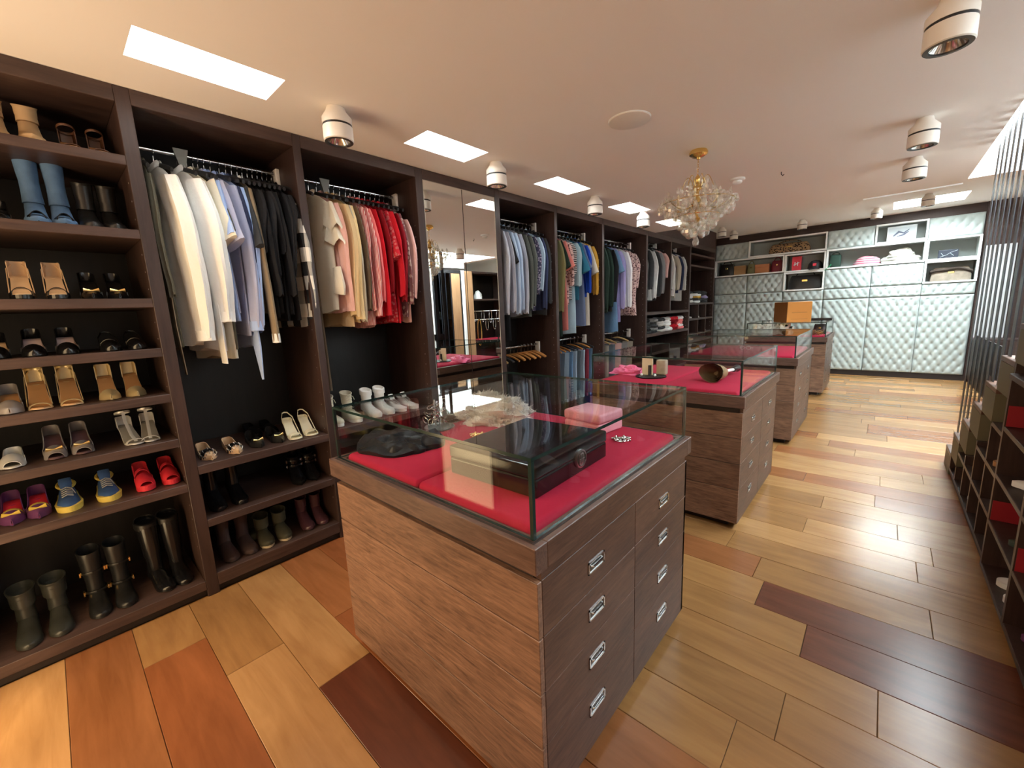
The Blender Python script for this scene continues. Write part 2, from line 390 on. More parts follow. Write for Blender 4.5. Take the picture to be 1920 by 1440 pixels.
# ---------------------------------------------------------------- wardrobes along the left wall
XW0, ZT = -.62, 2.606                       # back of the units, underside of the fascia
UP = [(-.51, -.45), (.391, .449), (1.186, 1.233), (2.083, 2.149), (2.966, 3.03), (3.907, 3.958), (4.955, 5.006), (6.301, 6.355), (8.23, 8.29), (9.73, 9.79)]
RX, RZ = -.28, 2.505
def hole_pins(m, y, z0, z1, side):
    z = z0
    while z < z1:
        for x in (-.05,): m.box(x-.003, x+.003, y, y+side*.0015, z-.003, z+.003)
        z += .085
def unit(i, label, name='wardrobe_unit', shelves=(), rail=None, low_rail=None, zbot=.10, last=False, dividers=(), back=True):
    a, b = UP[i], UP[i+1]; y0, y1 = a[1], b[0]
    t = thing(name, label, 'wardrobe', (-.3, (y0+y1)/2, 0), group='wardrobe units along the left wall', world=True)
    MB().box(XW0, 0, a[0], a[1], 0, H-.002, .002).build('upright', M_WARD, t)
    if last: MB().box(XW0, 0, b[0], b[1], 0, H-.002, .002).build('upright', M_WARD, t)
    MB().box(XW0, 0, y0, y1, ZT, H-.002, .002).build('top_panel', M_SHELF, t)
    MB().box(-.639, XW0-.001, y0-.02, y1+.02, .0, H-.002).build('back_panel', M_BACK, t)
    MB().box(XW0, 0, y0, y1, .045, zbot, .002).build('bottom_shelf', M_SHELF, t)
    MB().box(XW0, -.03, y0, y1, 0, .045).build('plinth', M_BLKWOOD, t)
    for z, th in shelves: MB().box(XW0, -.001, y0, y1, z-th, z, .002).build('shelf', M_SHELF, t)
    for y, z0, z1 in dividers: MB().box(XW0, -.001, y-.018, y+.018, z0, z1, .002).build('divider', M_WARD, t)
    m = MB(); hole_pins(m, y1, .3, 2.3, -1); hole_pins(m, y0, .3, 2.3, 1); p = m.build('shelf_pins', M_STEEL, t); p['kind'] = 'stuff'
    def mk_rail(z, ya, yb, nm='hanging_rail'):
        m = MB(); m.tube([(RX, ya, z), (RX, yb, z)], .0125, 10); rr = m.build(nm, M_CHROME, t, smooth=True)
        for yy, s in ((ya, 1), (yb, -1)):
            m = MB(); m.box(RX-.03, RX+.03, min(yy, yy+s*.022), max(yy, yy+s*.022), z-.10, z+.03, .003)
            m.build('rail_bracket', M_SPOT, rr)
        if yb-ya > .6 and nm == 'hanging_rail' and i in (1, 2):
            yc = ya+(yb-ya)*(.3)
            m = MB(); m.prism([(yc-.035, z+.03), (yc+.035, z+.03), (yc+.012, z-.075), (yc-.012, z-.075)], 'x', RX+.014, RX+.024); m.build('rail_support', plain('grey_bracket', (.20, .20, .18, 1), .5), rr)
    for (z, ya, yb) in (rail or ()): mk_rail(z, ya, yb)
    if low_rail: mk_rail(low_rail, y0, y1, 'lower_rail')
    return t
S1 = [2.37, 2.028, 1.695, 1.442, 1.199, .951, .691]
unit(0, 'dark wood shoe wardrobe with eight open shelves nearest the camera', 'shoe_wardrobe', [(z, .044) for z in S1])
unit(1, 'dark wood wardrobe bay of white, blue and black tops over three shoe shelves', shelves=[(.777, .05), (.454, .045)], rail=[(RZ, UP[1][1], UP[2][0])], zbot=.12)
unit(2, 'dark wood wardrobe bay of cream, pink and red clothes left of the mirror', shelves=[(.79, .05), (.454, .045)], rail=[(RZ, UP[2][1], UP[3][0])], zbot=.12)
unit(4, 'dark wood wardrobe bay of grey and blue shirts just right of the mirror', rail=[(RZ, UP[4][1], UP[5][0])], low_rail=1.16)
unit(5, 'dark wood wardrobe bay with olive coat and blue dresses, second right of the mirror', rail=[(RZ, UP[5][1], UP[6][0])], low_rail=1.17)
unit(6, 'dark wood wardrobe bay with lilac and floral tops, third right of the mirror', rail=[(RZ, UP[6][1], UP[7][0])], low_rail=1.17)
unit(7, 'dark wood double wardrobe bay with grey and white tops above folded knitwear', shelves=[(1.45, .045), (1.10, .045), (.79, .045), (.45, .045)], rail=[(2.59, UP[7][1], 7.29), (2.59, 7.325, UP[8][0])], dividers=[(7.31, 1.45, ZT)])
unit(8, 'dark wood shelf bay in the far corner beside the white tufted wall', 'shelf_wardrobe', [(z, .035) for z in (2.50, 2.29, 1.57, 1.268, .97, .83, .45)], last=True, dividers=[(8.8, .97, 1.535), (9.27, .97, 1.535)])
# mirrored wardrobe
a, b = UP[3], UP[4]
t = thing('mirror_wardrobe', 'dark wood wardrobe with two tall mirror doors', 'wardrobe', (-.3, 2.55, 0), world=True)
MB().box(XW0, 0, a[0], a[1], 0, H-.002, .002).build('upright', M_WARD, t)
MB().box(XW0, 0, a[1], b[0], ZT, H-.002, .002).build('top_panel', M_SHELF, t)
MB().box(XW0, 0, a[1], b[0], 0, .06, .002).build('bottom_panel', M_SHELF, t)
ym = 2.561
for ya, yb in ((a[1]+.003, ym-.002), (ym+.002, b[0]-.003)):
    d = MB().box(-.03, -.008, ya, yb, .065, ZT-.004).build('mirror_door', M_WARD, t)
    m = MB(); m.box(-.008, -.003, ya+.002, yb-.002, .07, ZT-.006); m.build('mirror_pane', M_MIRROR, d)
    m = MB()
    q = (ya, ya+.002) if ya < 2.3 else (yb-.002, yb)
    m.box(-.008, -.001, *q, .065, ZT-.004)
    m.box(-.008, -.001, ya, yb, ZT-.006, ZT-.004); m.build('edge_strip', plain('pale_mirror_edge', (.55, .5, .42, 1), .3), d)

# ---------------------------------------------------------------- display islands
def glass_case(t, x0, x1, y0, y1, z0, z1):
    th = .010
    g = MB()
    def pane(nm, a, axis):
        m = MB(); m.box(*a)
        # the two large faces are clear, the cut edges dark green
        big = {'x': (0, 1), 'y': (2, 3), 'z': (4, 5)}[axis]
        m.m = [0 if k in big else 1 for k in range(6)]
        m.f = [m.f[k] for k in range(6)]
        return m.build(nm, [M_GLASS, M_GEDGE], t)
    # faces of box(): order x0, x1, y0, y1, z0, z1
    pane('glass_top', (x0, x1, y0, y1, z1-th, z1), 'z')
    pane('glass_front', (x0, x1, y0, y0+th, z0, z1-th-.0006), 'y')
    pane('glass_back', (x0, x1, y1-th, y1, z0, z1-th-.0006), 'y')
    pane('glass_side', (x0, x0+th, y0+th+.0006, y1-th-.0006, z0, z1-th-.0006), 'x')
    pane('glass_side', (x1-th, x1, y0+th+.0006, y1-th-.0006, z0, z1-th-.0006), 'x')
    for x in (x0, x1-th):
        for y in (y0, y1-th): MB().box(x-.0008, x+th+.0008, y-.0008, y+th+.0008, z0, z1-th-.001).build('corner_joint', M_GEDGE, t)
HAN = {}
def island(y0, y1, label, x0=1.0, x1=2.167, first=False):
    t = thing('display_island', label, 'display cabinet', ((x0+x1)/2, (y0+y1)/2, 0), group='glass-topped islands down the room', world=True)
    bx0, bx1, by0, by1 = x0+.012, x1-.012, y0+.018, y1-.018
    ZP = [.05, .296, .478, .656, .832]
    MB().box(bx0+.02, bx1-.022, by0+.02, by1-.02, .05, .875).build('carcass', M_BLKWOOD, t)
    MB().box(bx0+.06, bx1-.07, by0+.06, by1-.06, 0, .05).build('plinth', M_BLKWOOD, t)
    for k in range(4):
        MB().box(bx0, bx1, by0, by0+.02, ZP[k]+.002, ZP[k+1]-.002, .0015).build('plank', M_ISX, t)
        MB().box(bx0, bx1, by1-.02, by1, ZP[k]+.002, ZP[k+1]-.002, .0015).build('plank', M_ISX, t)
        MB().box(bx0, bx0+.02, by0+.021, by1-.021, ZP[k]+.0015, ZP[k+1]-.0015, .0015).build('plank', M_ISY, t)
    ym = (by0+by1)/2+.025
    MB().box(bx1-.022, bx1-.002, by0+.021, by1-.021, .832, .862).build('top_rail', M_ISY, t)
    for ya, yb in ((by0+.0215, ym-.0015), (ym+.0015, by1-.0005)):
        for k in range(4):
            za, zb = ZP[k]+.0012, ZP[k+1]-.0012
            d = MB().box(bx1-.022, bx1, ya, yb, za, zb, .001).build('drawer', M_ISY, t)
            zc = (.205, .392, .569, .737)[k]; yc = (ya+yb)/2; w, h = .050, .021
            m = MB(); e = bx1
            for q in ((yc-w, yc+w, zc+h-.005, zc+h), (yc-w, yc+w, zc-h, zc-h+.005), (yc-w, yc-w+.006, zc-h, zc+h), (yc+w-.006, yc+w, zc-h, zc+h)): m.box(e-.001, e+.003, *q)
            pk = MB().box(e-.0005, e+.0008, yc-w+.005, yc+w-.005, zc-h+.004, zc+h-.004).build('handle_pocket', M_POCKET, d)
            m.tube([(e+.001, yc-.034, zc+.004), (e+.006, yc-.03, zc+.004), (e+.006, yc+.03, zc+.004), (e+.001, yc+.034, zc+.004)], .0035, 6)
            m.build('handle', M_CHROME, d)
    # shadow gap and the heavy top frame
    MB().box(bx0+.014, bx1-.024, by0+.014, by1-.014, .833, .878).build('shadow_gap', M_BLKWOOD, t)
    f = .052
    for nm, q in (('frame_rail', (x0, x1, y0, y0+f)), ('frame_rail', (x0, x1, y1-f, y1)), ('frame_rail', (x0, x0+f, y0+f, y1-f)), ('frame_rail', (x1-f, x1, y0+f, y1-f))):
        MB().box(*q, .866, .944, .002).build(nm, M_FRM if q[1]-q[0] > .5 else M_ISY, t)
    MB().box(x0+f, x1-f, y0+f, y1-f, .875, .895).build('tray', M_BLKWOOD, t)
    m = MB()
    for q in ((x0+.018, x1-.018, y0+.018, y0+.026), (x0+.018, x1-.018, y1-.026, y1-.018), (x0+.018, x0+.026, y0+.026, y1-.026), (x1-.026, x1-.018, y0+.026, y1-.026)): m.box(*q, .9441, .9452)
    m.build('glass_groove', M_BLKWOOD, t)
    glass_case(t, x0+.026, x1-.028, y0+.030, y1-.005, .9455, 1.177)
    return t
def pad(x0, x1, y0, y1, label, zt=.963):
    m = MB(); m.box(x0, x1, y0, y1, .896, zt, .02)
    return tag(m.build('display_pad', M_RED, smooth=True), label, 'cushion', 'red velvet pads in the glass cases')
IY = [(.748, 1.917), (2.919, 4.118), (5.14, 6.42), (8.13, 9.36)]
OD = ['nearest the camera, holding a black box and a pink box', 'second from camera, with pink cloth and brown bundle', 'third from the camera, half hidden', 'farthest away, an orange box on top']
for k, (ya, yb) in enumerate(IY):
    island(ya, yb, 'dark wood glass-topped island '+OD[k])
    nm = ('nearest', 'second', 'third', 'farthest')[k]
    pad(1.056, 1.573, ya+.056, yb-.056, 'red velvet pad on the left half of the %s glass case' % nm)
    pad(1.579, 2.111, ya+.056, yb-.056, 'red velvet pad on the right half of the %s glass case' % nm)

# ---------------------------------------------------------------- tufted back wall
CX = [-.25, .433, 1.13, 1.838, 2.556, 3.27, 3.935]
ZA = [.10, 1.52, 1.728, 2.12, 2.495, 2.86]
YF = YL-.002                                    # wall face behind the pads
def tuft(x0, x1, z0, z1, label):
    g = .006; x0 += g/2; x1 -= g/2; z0 += g/2; z1 -= g/2
    sx, sz, D = .125, .20, .036
    W_, H_ = x1-x0, z1-z0; nu = max(8, int(W_/.0165)); nv = max(8, int(H_/.0165))
    def fn(u, v):
        X, Z = u*W_, v*H_
        a, b = X/sx+Z/sz+.5, X/sx-Z/sz
        h = (abs(sin(PI*a))*abs(sin(PI*b)))**.6
        da, db = abs(a-round(a)), abs(b-round(b)); pin = math.exp(-(da*da+db*db)/.022)
        edge = min(1, min(X, W_-X, Z, H_-Z)/.018)
        return (x0+X, YL-.03-D*(.62+.38*h-.58*pin)*edge**.5, z0+Z)
    m = MB(); m.grid(fn, nu, nv)
    m.box(x0, x1, YL-.03, YF, z0, z1)
    return tag(m.build('tufted_panel', M_LEATH, smooth='all'), label, 'padded panel', 'white tufted panels on the back wall')
nth = ('first', 'second', 'third', 'fourth', 'fifth', 'sixth')
for c in range(6):
    tuft(CX[c], CX[c+1], ZA[0], ZA[1], 'tall white tufted leather door, %s from the left on the far wall' % nth[c])
    tuft(CX[c], CX[c+1], ZA[1], ZA[2], 'low white tufted leather strip above the %s tall tufted door from the left' % nth[c])
for c, z0, z1, l in ((0, 2.12+.385, 2.86, 'white tufted panel at the top left corner of the far wall'), (0, 1.728, 2.12, 'white tufted panel under the left end of the long niche'),
                     (1, 1.728, 2.12, 'white tufted panel left of the niche with the black handbag'), (3, 2.505, 2.86, 'white tufted panel left of the niche with the white clutch'),
                     (3, 1.728, 2.12, 'white tufted panel right of the niche with the black handbag'), (4, 1.728, 2.12, 'white tufted panel left of the niche with the fur bag'),
                     (5, 2.50, 2.86, 'white tufted panel at the top right corner of the far wall')):
    tuft(CX[c], CX[c+1], z0, z1, l)
def niche(x0, x1, z0, z1, label):
    t = thing('display_niche', label, 'niche', ((x0+x1)/2, YL, z0), group='white framed niches in the tufted wall', world=True)
    f, yo, yb = .032, YL-.075, YL+.30
    m = MB()
    for q in ((x0+.003, x1-.003, z0+.003, z0+f), (x0+.003, x1-.003, z1-f, z1-.003), (x0+.003, x0+f, z0+f, z1-f), (x1-f, x1-.003, z0+f, z1-f)): m.box(q[0], q[1], yo, YL-.001, q[2], q[3], .002)
    m.build('frame', M_NFR, t)
    MB().box(x0+f, x1-f, yb, yb+.012, z0+f-.01, z1-f+.01).build('back_panel', M_NICHE, t)
    m = MB(); m.box(x0+f-.012, x0+f, YL-.001, yb, z0+f-.012, z1-f+.012); m.box(x1-f, x1-f+.012, YL-.001, yb, z0+f-.012, z1-f+.012); m.build('side_panels', M_NICHE, t)
    MB().box(x0+f, x1-f, YL-.001, yb, z0+f-.012, z0+f).build('shelf', M_NICHE, t)
    MB().box(x0+f, x1-f, YL-.001, yb, z1-f, z1-f+.012).build('top_panel', M_NICHE, t)
    return z0+f
NL = ['wide niche holding a spotted bag at the top left of the tufted wall', 'long niche of small boxes and bags, far left', 'niche holding a red box and a dark cap', 'niche holding a large black handbag', 'long niche holding folded pink and white clothes', 'niche holding a framed white picture at the top of the tufted wall', 'niche holding a small dark clutch at the right end', 'niche holding a dark and pale fur bag at the right end']
NZ = [niche(*n, 'white framed '+l) for n, l in zip(NICHES, NL)]
# things in the niches
YN = YL+.10
def bag(x, z, w, h, d, mat, label, handle=True, mats2=None, y=YN, name='handbag', taper=.82, cat='bag'):
    t = thing(name, label, cat, (x, y, z))
    m = MB(); R = []
    for zz, s in ((0, .93), (.06, 1), (.5, .97), (.85, taper+.06), (1, taper)):
        R.append([(w/2*s*max(-1, min(1, 1.35*cos(2*PI*k/20))), d/2*(1 if zz < .6 else .75)*max(-1, min(1, 1.35*sin(2*PI*k/20)))*(1.0 if zz < .9 else .6), zz*h) for k in range(20)])
    m.rings(R); m.build('body', mat, t, smooth=True)
    if handle:
        m = MB(); m.tube([(w*.28*cos(PI*k/8), -.01, h*.95+.34*h*sin(PI*k/8)) for k in range(9)], .010, 6); m.build('handle', mats2 or mat, t, smooth=True)
    m = MB(); m.box(-w*.08, w*.08, -d/2-.004, -d/2+.01, h*.55, h*.68, .003); m.build('clasp', M_BRASS, t)
    return t
def carton(x, z, w, h, d, mat, label, y=YN, rz=0, name='box', lid=True, cat='box', lidmat=None):
    t = thing(name, label, cat, (x, y, z), rz)
    hb = h*.68 if lid else h
    MB().box(-w/2, w/2, -d/2, d/2, 0, hb, .003).build('body', mat, t)
    if lid: MB().box(-w/2-.003, w/2+.003, -d/2-.003, d/2+.003, hb+.001, h, .003).build('lid', lidmat or mat, t)
    return t
def cap_hat(x, y, z, mat, label, s=1., badge=None, rz=0):
    t = thing('baseball_cap', label, 'cap', (x, y, z), rz)
    m = MB(); m.lathe([(.085*s, 0), (.088*s, .03*s), (.078*s, .075*s), (.05*s, .11*s), (.012*s, .122*s)], 18); m.build('crown', mat, t, smooth=True)
    m = MB(); m.rings([[(.075*s*cos(a), -.06*s-.09*s*q*max(0.05, sin(a)), .012*s-.02*s*q+hh) for a in [PI*k/10 for k in range(11)]] for q, hh in ((0, 0), (.6, .006), (1, 0), (1, -.004), (0, -.006))], cyc=False, cap0=False, cap1=False); m.build('brim', mat, t, smooth=True)
    if badge: MB().box(-.02*s, .02*s, -.092*s, -.082*s, .04*s, .075*s, .003).build('badge', badge, t)
    return t
def folded(x, y, z, w, d, mats, label, n=3, group=None, seed=0, rz=0, name='folded_garment', cat='garment', lump=.012, hgt=.03):
    rnd = random.Random(seed); t = thing(name, label, cat, (x, y, z), rz, group)
    zz = 0
    for k in range(n):
        ww, dd, ph = w/2*rnd.uniform(.82, 1), d/2*rnd.uniform(.82, 1), rnd.uniform(0, 6)
        m = MB(); R = []
        for q, s in ((0, .92), (.3, 1), (.7, 1), (1, .9), (1.0, .5)):
            R.append([(ww*s*max(-1, min(1, 1.25*cos(a)))+.006*sin(5*a+ph), dd*s*max(-1, min(1, 1.25*sin(a)))+.006*sin(4*a+ph), zz+hgt*q+(lump*sin(3*a+ph) if 0 < q else 0)*q) for a in [2*PI*j/22 for j in range(22)]])
        m.rings(R); m.build('fold', mats[k % len(mats)], t, smooth=True); zz += hgt*.9
    return t
def crumple(name, label, cat, loc, rx, ry, hz, mat, seed=0, sub=4, rough=1.0, spike=0., group=None):
    """one soft heap: a dome roughened with noise, resting flat"""
    m = MB(); nu, nv = 14*sub//2, 6*sub//2; sd = Vector((seed*3.1, seed*1.7, seed))
    R = []
    for j in range(nv+1):
        ph = PI/2*j/nv; rr, zz = cos(ph), sin(ph); row = []
        for i in range(nu):
            a = 2*PI*i/nu; p = Vector((rr*cos(a), rr*sin(a), zz))
            q = 1+rough*.34*noise.noise(p*2.2+sd)+rough*.22*noise.noise(p*6+sd)+spike*noise.noise(p*18+sd)
            row.append((p.x*rx*q, p.y*ry*q, max(0, p.z*hz*q)))
        R.append(row)
    m.rings(R); o = m.build(name, mat, None, loc, smooth=True)
    return tag(o, label, cat, group)
C_BLACK = plain('black_leather', (.014, .013, .013, 1), .35, bump=.1)
C_LEO = cloth('leopard_fur', (.30, .18, .09, 1), (.03, .02, .015, 1), 'floral', 34)
C_TANL = plain('tan_leather', (.36, .19, .07, 1), .5)
C_ORANGE = plain('orange_card', (.72, .30, .06, 1), .55)
C_ORDK = plain('shade_and_print_card', (.36, .15, .04, 1), .6)  # shaded tone of the orange card, also used for its print
C_REDB = plain('red_card', (.62, .03, .05, 1), .5)
C_WINE = plain('wine_leather', (.20, .015, .03, 1), .45)
C_OLV = plain('olive_leather', (.20, .18, .08, 1), .5)
bag(1.18, NZ[0], .74, .20, .20, C_LEO, 'spotted fur bag in the upper left niche', name='fur_bag')
bag(-.02, NZ[1], .30, .26, .18, C_BLACK, 'black bag at the left end of the long left niche')
carton(.26, NZ[1], .24, .20, .18, C_TANL, 'tan box beside the black bag in the long left niche')
bag(.48, NZ[1], .15, .22, .12, C_OLV, 'small olive bag between two tan boxes in the long niche', name='small_bag')
carton(.70, NZ[1], .27, .19, .18, plain('terracotta_card', (.50, .19, .07, 1), .6), 'terracotta box in the middle of the long left niche')
tb = bag(.98, NZ[1], .22, .24, .15, C_WINE, 'wine red bag with a hanging tassel in the long left niche')
m = MB(); m.tube([(.05, -.08, .18), (.055, -.09, .05)], .004, 5); m.tube([(.055, -.09, .05), (.055, -.092, .0)], [.006, .014], 7); m.build('tassel', C_WINE, tb)
rb = carton(1.33, NZ[2], .16, .29, .10, C_REDB, 'upright red box with a white emblem in the niche beside the cap', lid=False)
m = MB(); m.box(-.035, -.020, -.056, -.050, .10, .18); m.box(.012, .027, -.056, -.050, .10, .18); m.tube([(-.05, -.053, .115), (0, -.053, .14), (.05, -.053, .165)], .008, 5); m.build('emblem', M_WHITE, rb)
cap_hat(1.655, YN-.02, NZ[2], plain('black_cotton', (.015, .014, .016, 1), .8), 'dark baseball cap with a red badge in the niche beside the red box', 1.5, C_REDB)
bag(1.50, NZ[3], .58, .285, .20, C_BLACK, 'large black handbag in the niche below the dark cap', mats2=C_BLACK)
gb = thing('bottle_bag', 'dark green upright bag at the left of the long right niche', 'bag', (1.98, YN, NZ[4]))
m = MB(); m.box(-.085, .085, -.06, .06, 0, .25, .02); m.build('body', plain('dark_green_fabric', (.012, .045, .03, 1), .7), gb, smooth=True)
m = MB(); m.tube([(.06*cos(PI*k/6), 0, .245+.05*sin(PI*k/6)) for k in range(7)], .008, 6); m.build('handle', MATS['dark_green_fabric'], gb)
m = MB(); m.tube([(-.06, -.07, .06), (-.10, -.16, .005), (-.15, -.20, -.05)], [.01, .008, .005], 6); m.build('strap', plain('bright_green_cord', (.02, .30, .12, 1), .6), gb)
C_PINKW = cloth('pink_white_knit', (.50, .12, .18, 1), (.58, .50, .51, 1), 'hoop', 150)
C_CREAMK = plain('cream_knit', (.50, .49, .43, 1), .9, bump=.3, bscale=60)
crumple('folded_garment', 'pink and white striped knit heaped in the long right niche', 'garment', (2.46, YN, NZ[4]), .21, .12, .17, C_PINKW, 3, 5, .5)
folded(2.94, YN, NZ[4], .54, .26, [C_CREAMK], 'cream folded knits stacked in the long right niche', 2, seed=5, hgt=.05, lump=.02)
crumple('folded_garment', 'cream knit heaped on the stack in the long right niche', 'garment', (2.95, YN, NZ[4]+.105), .20, .11, .14, C_CREAMK, 6, 5, .7)
pf = thing('picture_frame', 'white framed picture of two curved shapes in the top right niche', 'picture', (2.92, YL+.02, NZ[5]))
MB().box(-.20, .20, -.012, .012, 0, .262, .003).build('frame', plain('pale_frame', (.50, .53, .54, 1), .5), pf)
MB().box(-.18, .18, -.0145, -.012, .035, .235).build('picture', plain('picture_paper', (.40, .43, .45, 1), .6), pf)
m = MB(); m.tube([(-.11, -.016, .09), (-.04, -.016, .16), (.03, -.016, .13), (.10, -.016, .19)], [.002]*4, 6, ry=[.012, .022, .014, .006]); m.tube([(-.06, -.016, .08), (.03, -.016, .10), (.09, -.016, .15)], [.002]*3, 6, ry=[.006, .016, .008]); m.build('print', plain('grey_print', (.07, .08, .12, 1), .7), pf)
ck = thing('clutch_bag', 'small dark clutch with pale branching print in the right end niche', 'bag', (3.56, YN, NZ[6]))
MB().box(-.125, .125, -.03, .03, 0, .15, .008).build('body', plain('navy_leather', (.02, .025, .04, 1), .4), ck)
m = MB(); m.tube([(-.10, -.031, .03), (-.02, -.031, .06), (.03, -.031, .10), (.11, -.031, .13)], .006, 5, ry=.003); m.tube([(.02, -.031, .09), (.07, -.031, .04)], .005, 5, ry=.003); m.tube([(-.06, -.031, .05), (-.09, -.031, .10)], .005, 5, ry=.003); m.build('print', plain('pale_print', (.5, .55, .56, 1), .6), ck)
fb = bag(3.62, NZ[7], .50, .24, .22, plain('pale_fur', (.22, .18, .14, 1), .95, bump=.8, bscale=40, var=.4), 'pale fur bag with a dark fur flap in the lower right niche', handle=False, name='fur_bag')
m = MB(); R = []
for k in range(9):
    a = -1+2*k/8; R.append([(a*.26, .13*cos(2*PI*j/8)-.01, .205+.035*sin(2*PI*j/8)+.012*sin(5*a)-.05*a*a) for j in range(8)])
m.rings(R); m.build('flap', plain('dark_fur', (.035, .022, .016, 1), .95, bump=.8, bscale=40), fb, smooth=True)

# ---------------------------------------------------------------- ceiling fittings
def spot(x, y, z, label, rz=0, src=[]):
    if src: return copy_tree(src[0], (x, y, z), label, rz)
    t = thing('ceiling_spotlight', label, 'spotlight', (x, y, z), rz, 'white ceiling spotlights')
    r = .0775
    m = MB(); R = []
    for zz, s, ox in ((-.001, .62, .0), (-.022, .72, 0), (-.055, 1, 0), (-.088, 1, 0)):
        R.append([(r*s*cos(2*PI*k/28), r*(s if zz < -.03 else s*.85)*sin(2*PI*k/28), zz) for k in range(28)])
    m.rings(R); m.build('mount', M_SPOT, t, smooth=True)
    m = MB(); m.lathe([(r*.97, -.0885), (r*.97, -.0985)], 28); m.build('joint_ring', M_BLK, t, smooth=True)
    h = MB(); h.lathe([(r, -.099), (r, -.168), (r*.93, -.172), (r*.86, -.160)], 28, cap=False); hd = h.build('head', M_SPOT, t, smooth=True)
    m = MB(); m.lathe([(r*.955, -.1735), (r*.75, -.1745), (r*.72, -.166), (r*.95, -.166)], 28, cap=False); m.build('trim_ring', M_BLK, hd, smooth=True)
    m = MB(); m.lathe([(r*.72, -.168), (r*.5, -.14), (r*.16, -.118), (.004, -.116)], 20, cap=False); m.lathe([(.013, -.125), (.013, -.150), (.004, -.156)], 10); m.build('reflector', M_LENS, hd, smooth=True)
    src.append(t); return t
SPOTS = [(.47, 1.24, H, 'nearest the camera over the wardrobes'), (.47, 2.50, H, 'left of the mirror, second from the camera in the left row'), (.465, 3.98, H, 'above the grey shirts, third in the left row'),
         (.49, 5.09, H, 'over the blue dresses, fourth in the left row'), (2.89, 2.55, H, 'cut off by the top edge at upper right'), (2.887, 4.04, H, 'in the middle of the right row'),
         (2.885, 5.08, H, 'farthest of the right row, before the ceiling step'), (2.566, 9.66, H2, 'on the raised ceiling left of the bright back skylight'), (1.516, 9.73, H2, 'on the raised ceiling above the black handbag niche'),
         (.324, 9.85, H2, 'on the raised ceiling near the far left corner'), (.27, 9.2, H2, 'on the raised ceiling, nearest the far wardrobe end'), (3.15, 9.05, H2, 'on the raised ceiling in front of the bright back skylight')]
for x, y, z, l in SPOTS: spot(x, y, z, 'white round spotlight '+l, PI/2)
sp = thing('ceiling_speaker', 'flat round cream speaker grille set in the ceiling', 'speaker', (1.52, 2.59, H))
m = MB(); m.lathe([(.125, -.0005), (.124, -.007), (.117, -.009)], 40); m.build('grille', M_SPOT, sp, smooth=True)
m = MB(); m.lathe([(.128, 0), (.128, -.004), (.1252, -.004), (.1252, 0)], 40, cap=False); m.build('rim', M_WHITE, sp, smooth=True)
sd = thing('smoke_detector', 'white smoke detector beside the chandelier', 'smoke detector', (1.669, 4.503, H))
m = MB(); m.lathe([(.062, 0), (.062, -.016), (.052, -.020)], 24); m.build('base', M_WHITE, sd, smooth=True)
m = MB(); m.lathe([(.040, -.0205), (.040, -.036), (.030, -.044), (.012, -.050), (.002, -.050)], 20); m.build('sensor_head', M_WHITE, sd, smooth=True)
hk = thing('ceiling_hook', 'tiny dark hook in the ceiling right of the chandelier', 'hook', (2.0, 4.6, H))
m = MB(); m.tube([(0, 0, 0), (0, 0, -.02), (.012, 0, -.035), (.022, 0, -.025)], .004, 6); m.build('hook', M_BLK, hk)
# chandelier
ch = thing('chandelier', 'crystal chandelier with brass canopy hanging over the islands', 'chandelier', (1.65, 3.466, H))
m = MB(); m.lathe([(.058, -.0005), (.066, -.014), (.064, -.030), (.040, -.046), (.016, -.052), (.012, -.062), (.002, -.064)], 24); m.build('canopy', M_BRASS, ch, smooth=True)
m = MB(); z = -.062; k = 0
while z > -.17:
    pts = [(.007*cos(a)*(1 if k % 2 else 0), .007*cos(a)*(0 if k % 2 else 1), z-.011+.011*sin(a)) for a in [2*PI*j/8 for j in range(9)]]
    m.tube(pts, .0017, 5, cap=False); z -= .017; k += 1
m.build('chain', M_BRASS, ch)
m = MB(); m.lathe([(.004, -.17), (.016, -.185), (.020, -.205), (.012, -.225), (.026, -.25), (.034, -.27), (.014, -.285), (.012, -.33), (.03, -.35), (.042, -.375), (.03, -.40), (.014, -.415), (.012, -.47), (.03, -.49), (.008, -.52)], 16); m.build('column', M_BRASS, ch, smooth=True)
arms = []
def arm(n, r, z0, z1, rise, nm, rad=.0032):
    for k in range(n):
        a = 2*PI*k/n+.2; pts = []
        for j in range(9):
            q = j/8; rr = .02+(r-.02)*q
            pts.append((rr*cos(a), rr*sin(a), z0+(z1-z0)*q+rise*sin(PI*q)))
        m = MB(); m.tube(pts, rad, 6); m.build(nm, M_BRASS, ch, smooth=True)
arm(6, .11, -.27, -.26, .085, 'crown_arm', .0028)
arm(8, .245, -.38, -.36, -.05, 'arm')
for k in range(8):
    a = 2*PI*k/8+.2; x, y = .245*cos(a), .245*sin(a)
    m = MB(); m.lathe([(.004, -.362), (.022, -.352), (.024, -.346), (.010, -.343)], 12, (x, y, 0)); m.build('drip_pan', M_CRYS, ch, smooth=True)
    if k % 2 == 0:
        m = MB(); m.lathe([(.009, -.343), (.009, -.275), (.003, -.262)], 10, (x*.55, y*.55, -.03)); m.build('candle', plain('ivory_candle', (.80, .72, .45, 1), .5), ch, smooth=True)
m = MB(); m.lathe([(.001, .036), (.004, .030), (.011, .014), (.015, 0), (.012, -.012), (.001, -.018)], 7); drop = m.build('crystal_drop', M_CRYS, ch, (0, 0, -.66))
def put_drop(x, y, z, s, rz=0):
    c = drop.copy(); COL.objects.link(c); c.location = (x, y, z); c.scale = (s, s, s); c.rotation_euler = (0, 0, rz)
rc = random.Random(4)
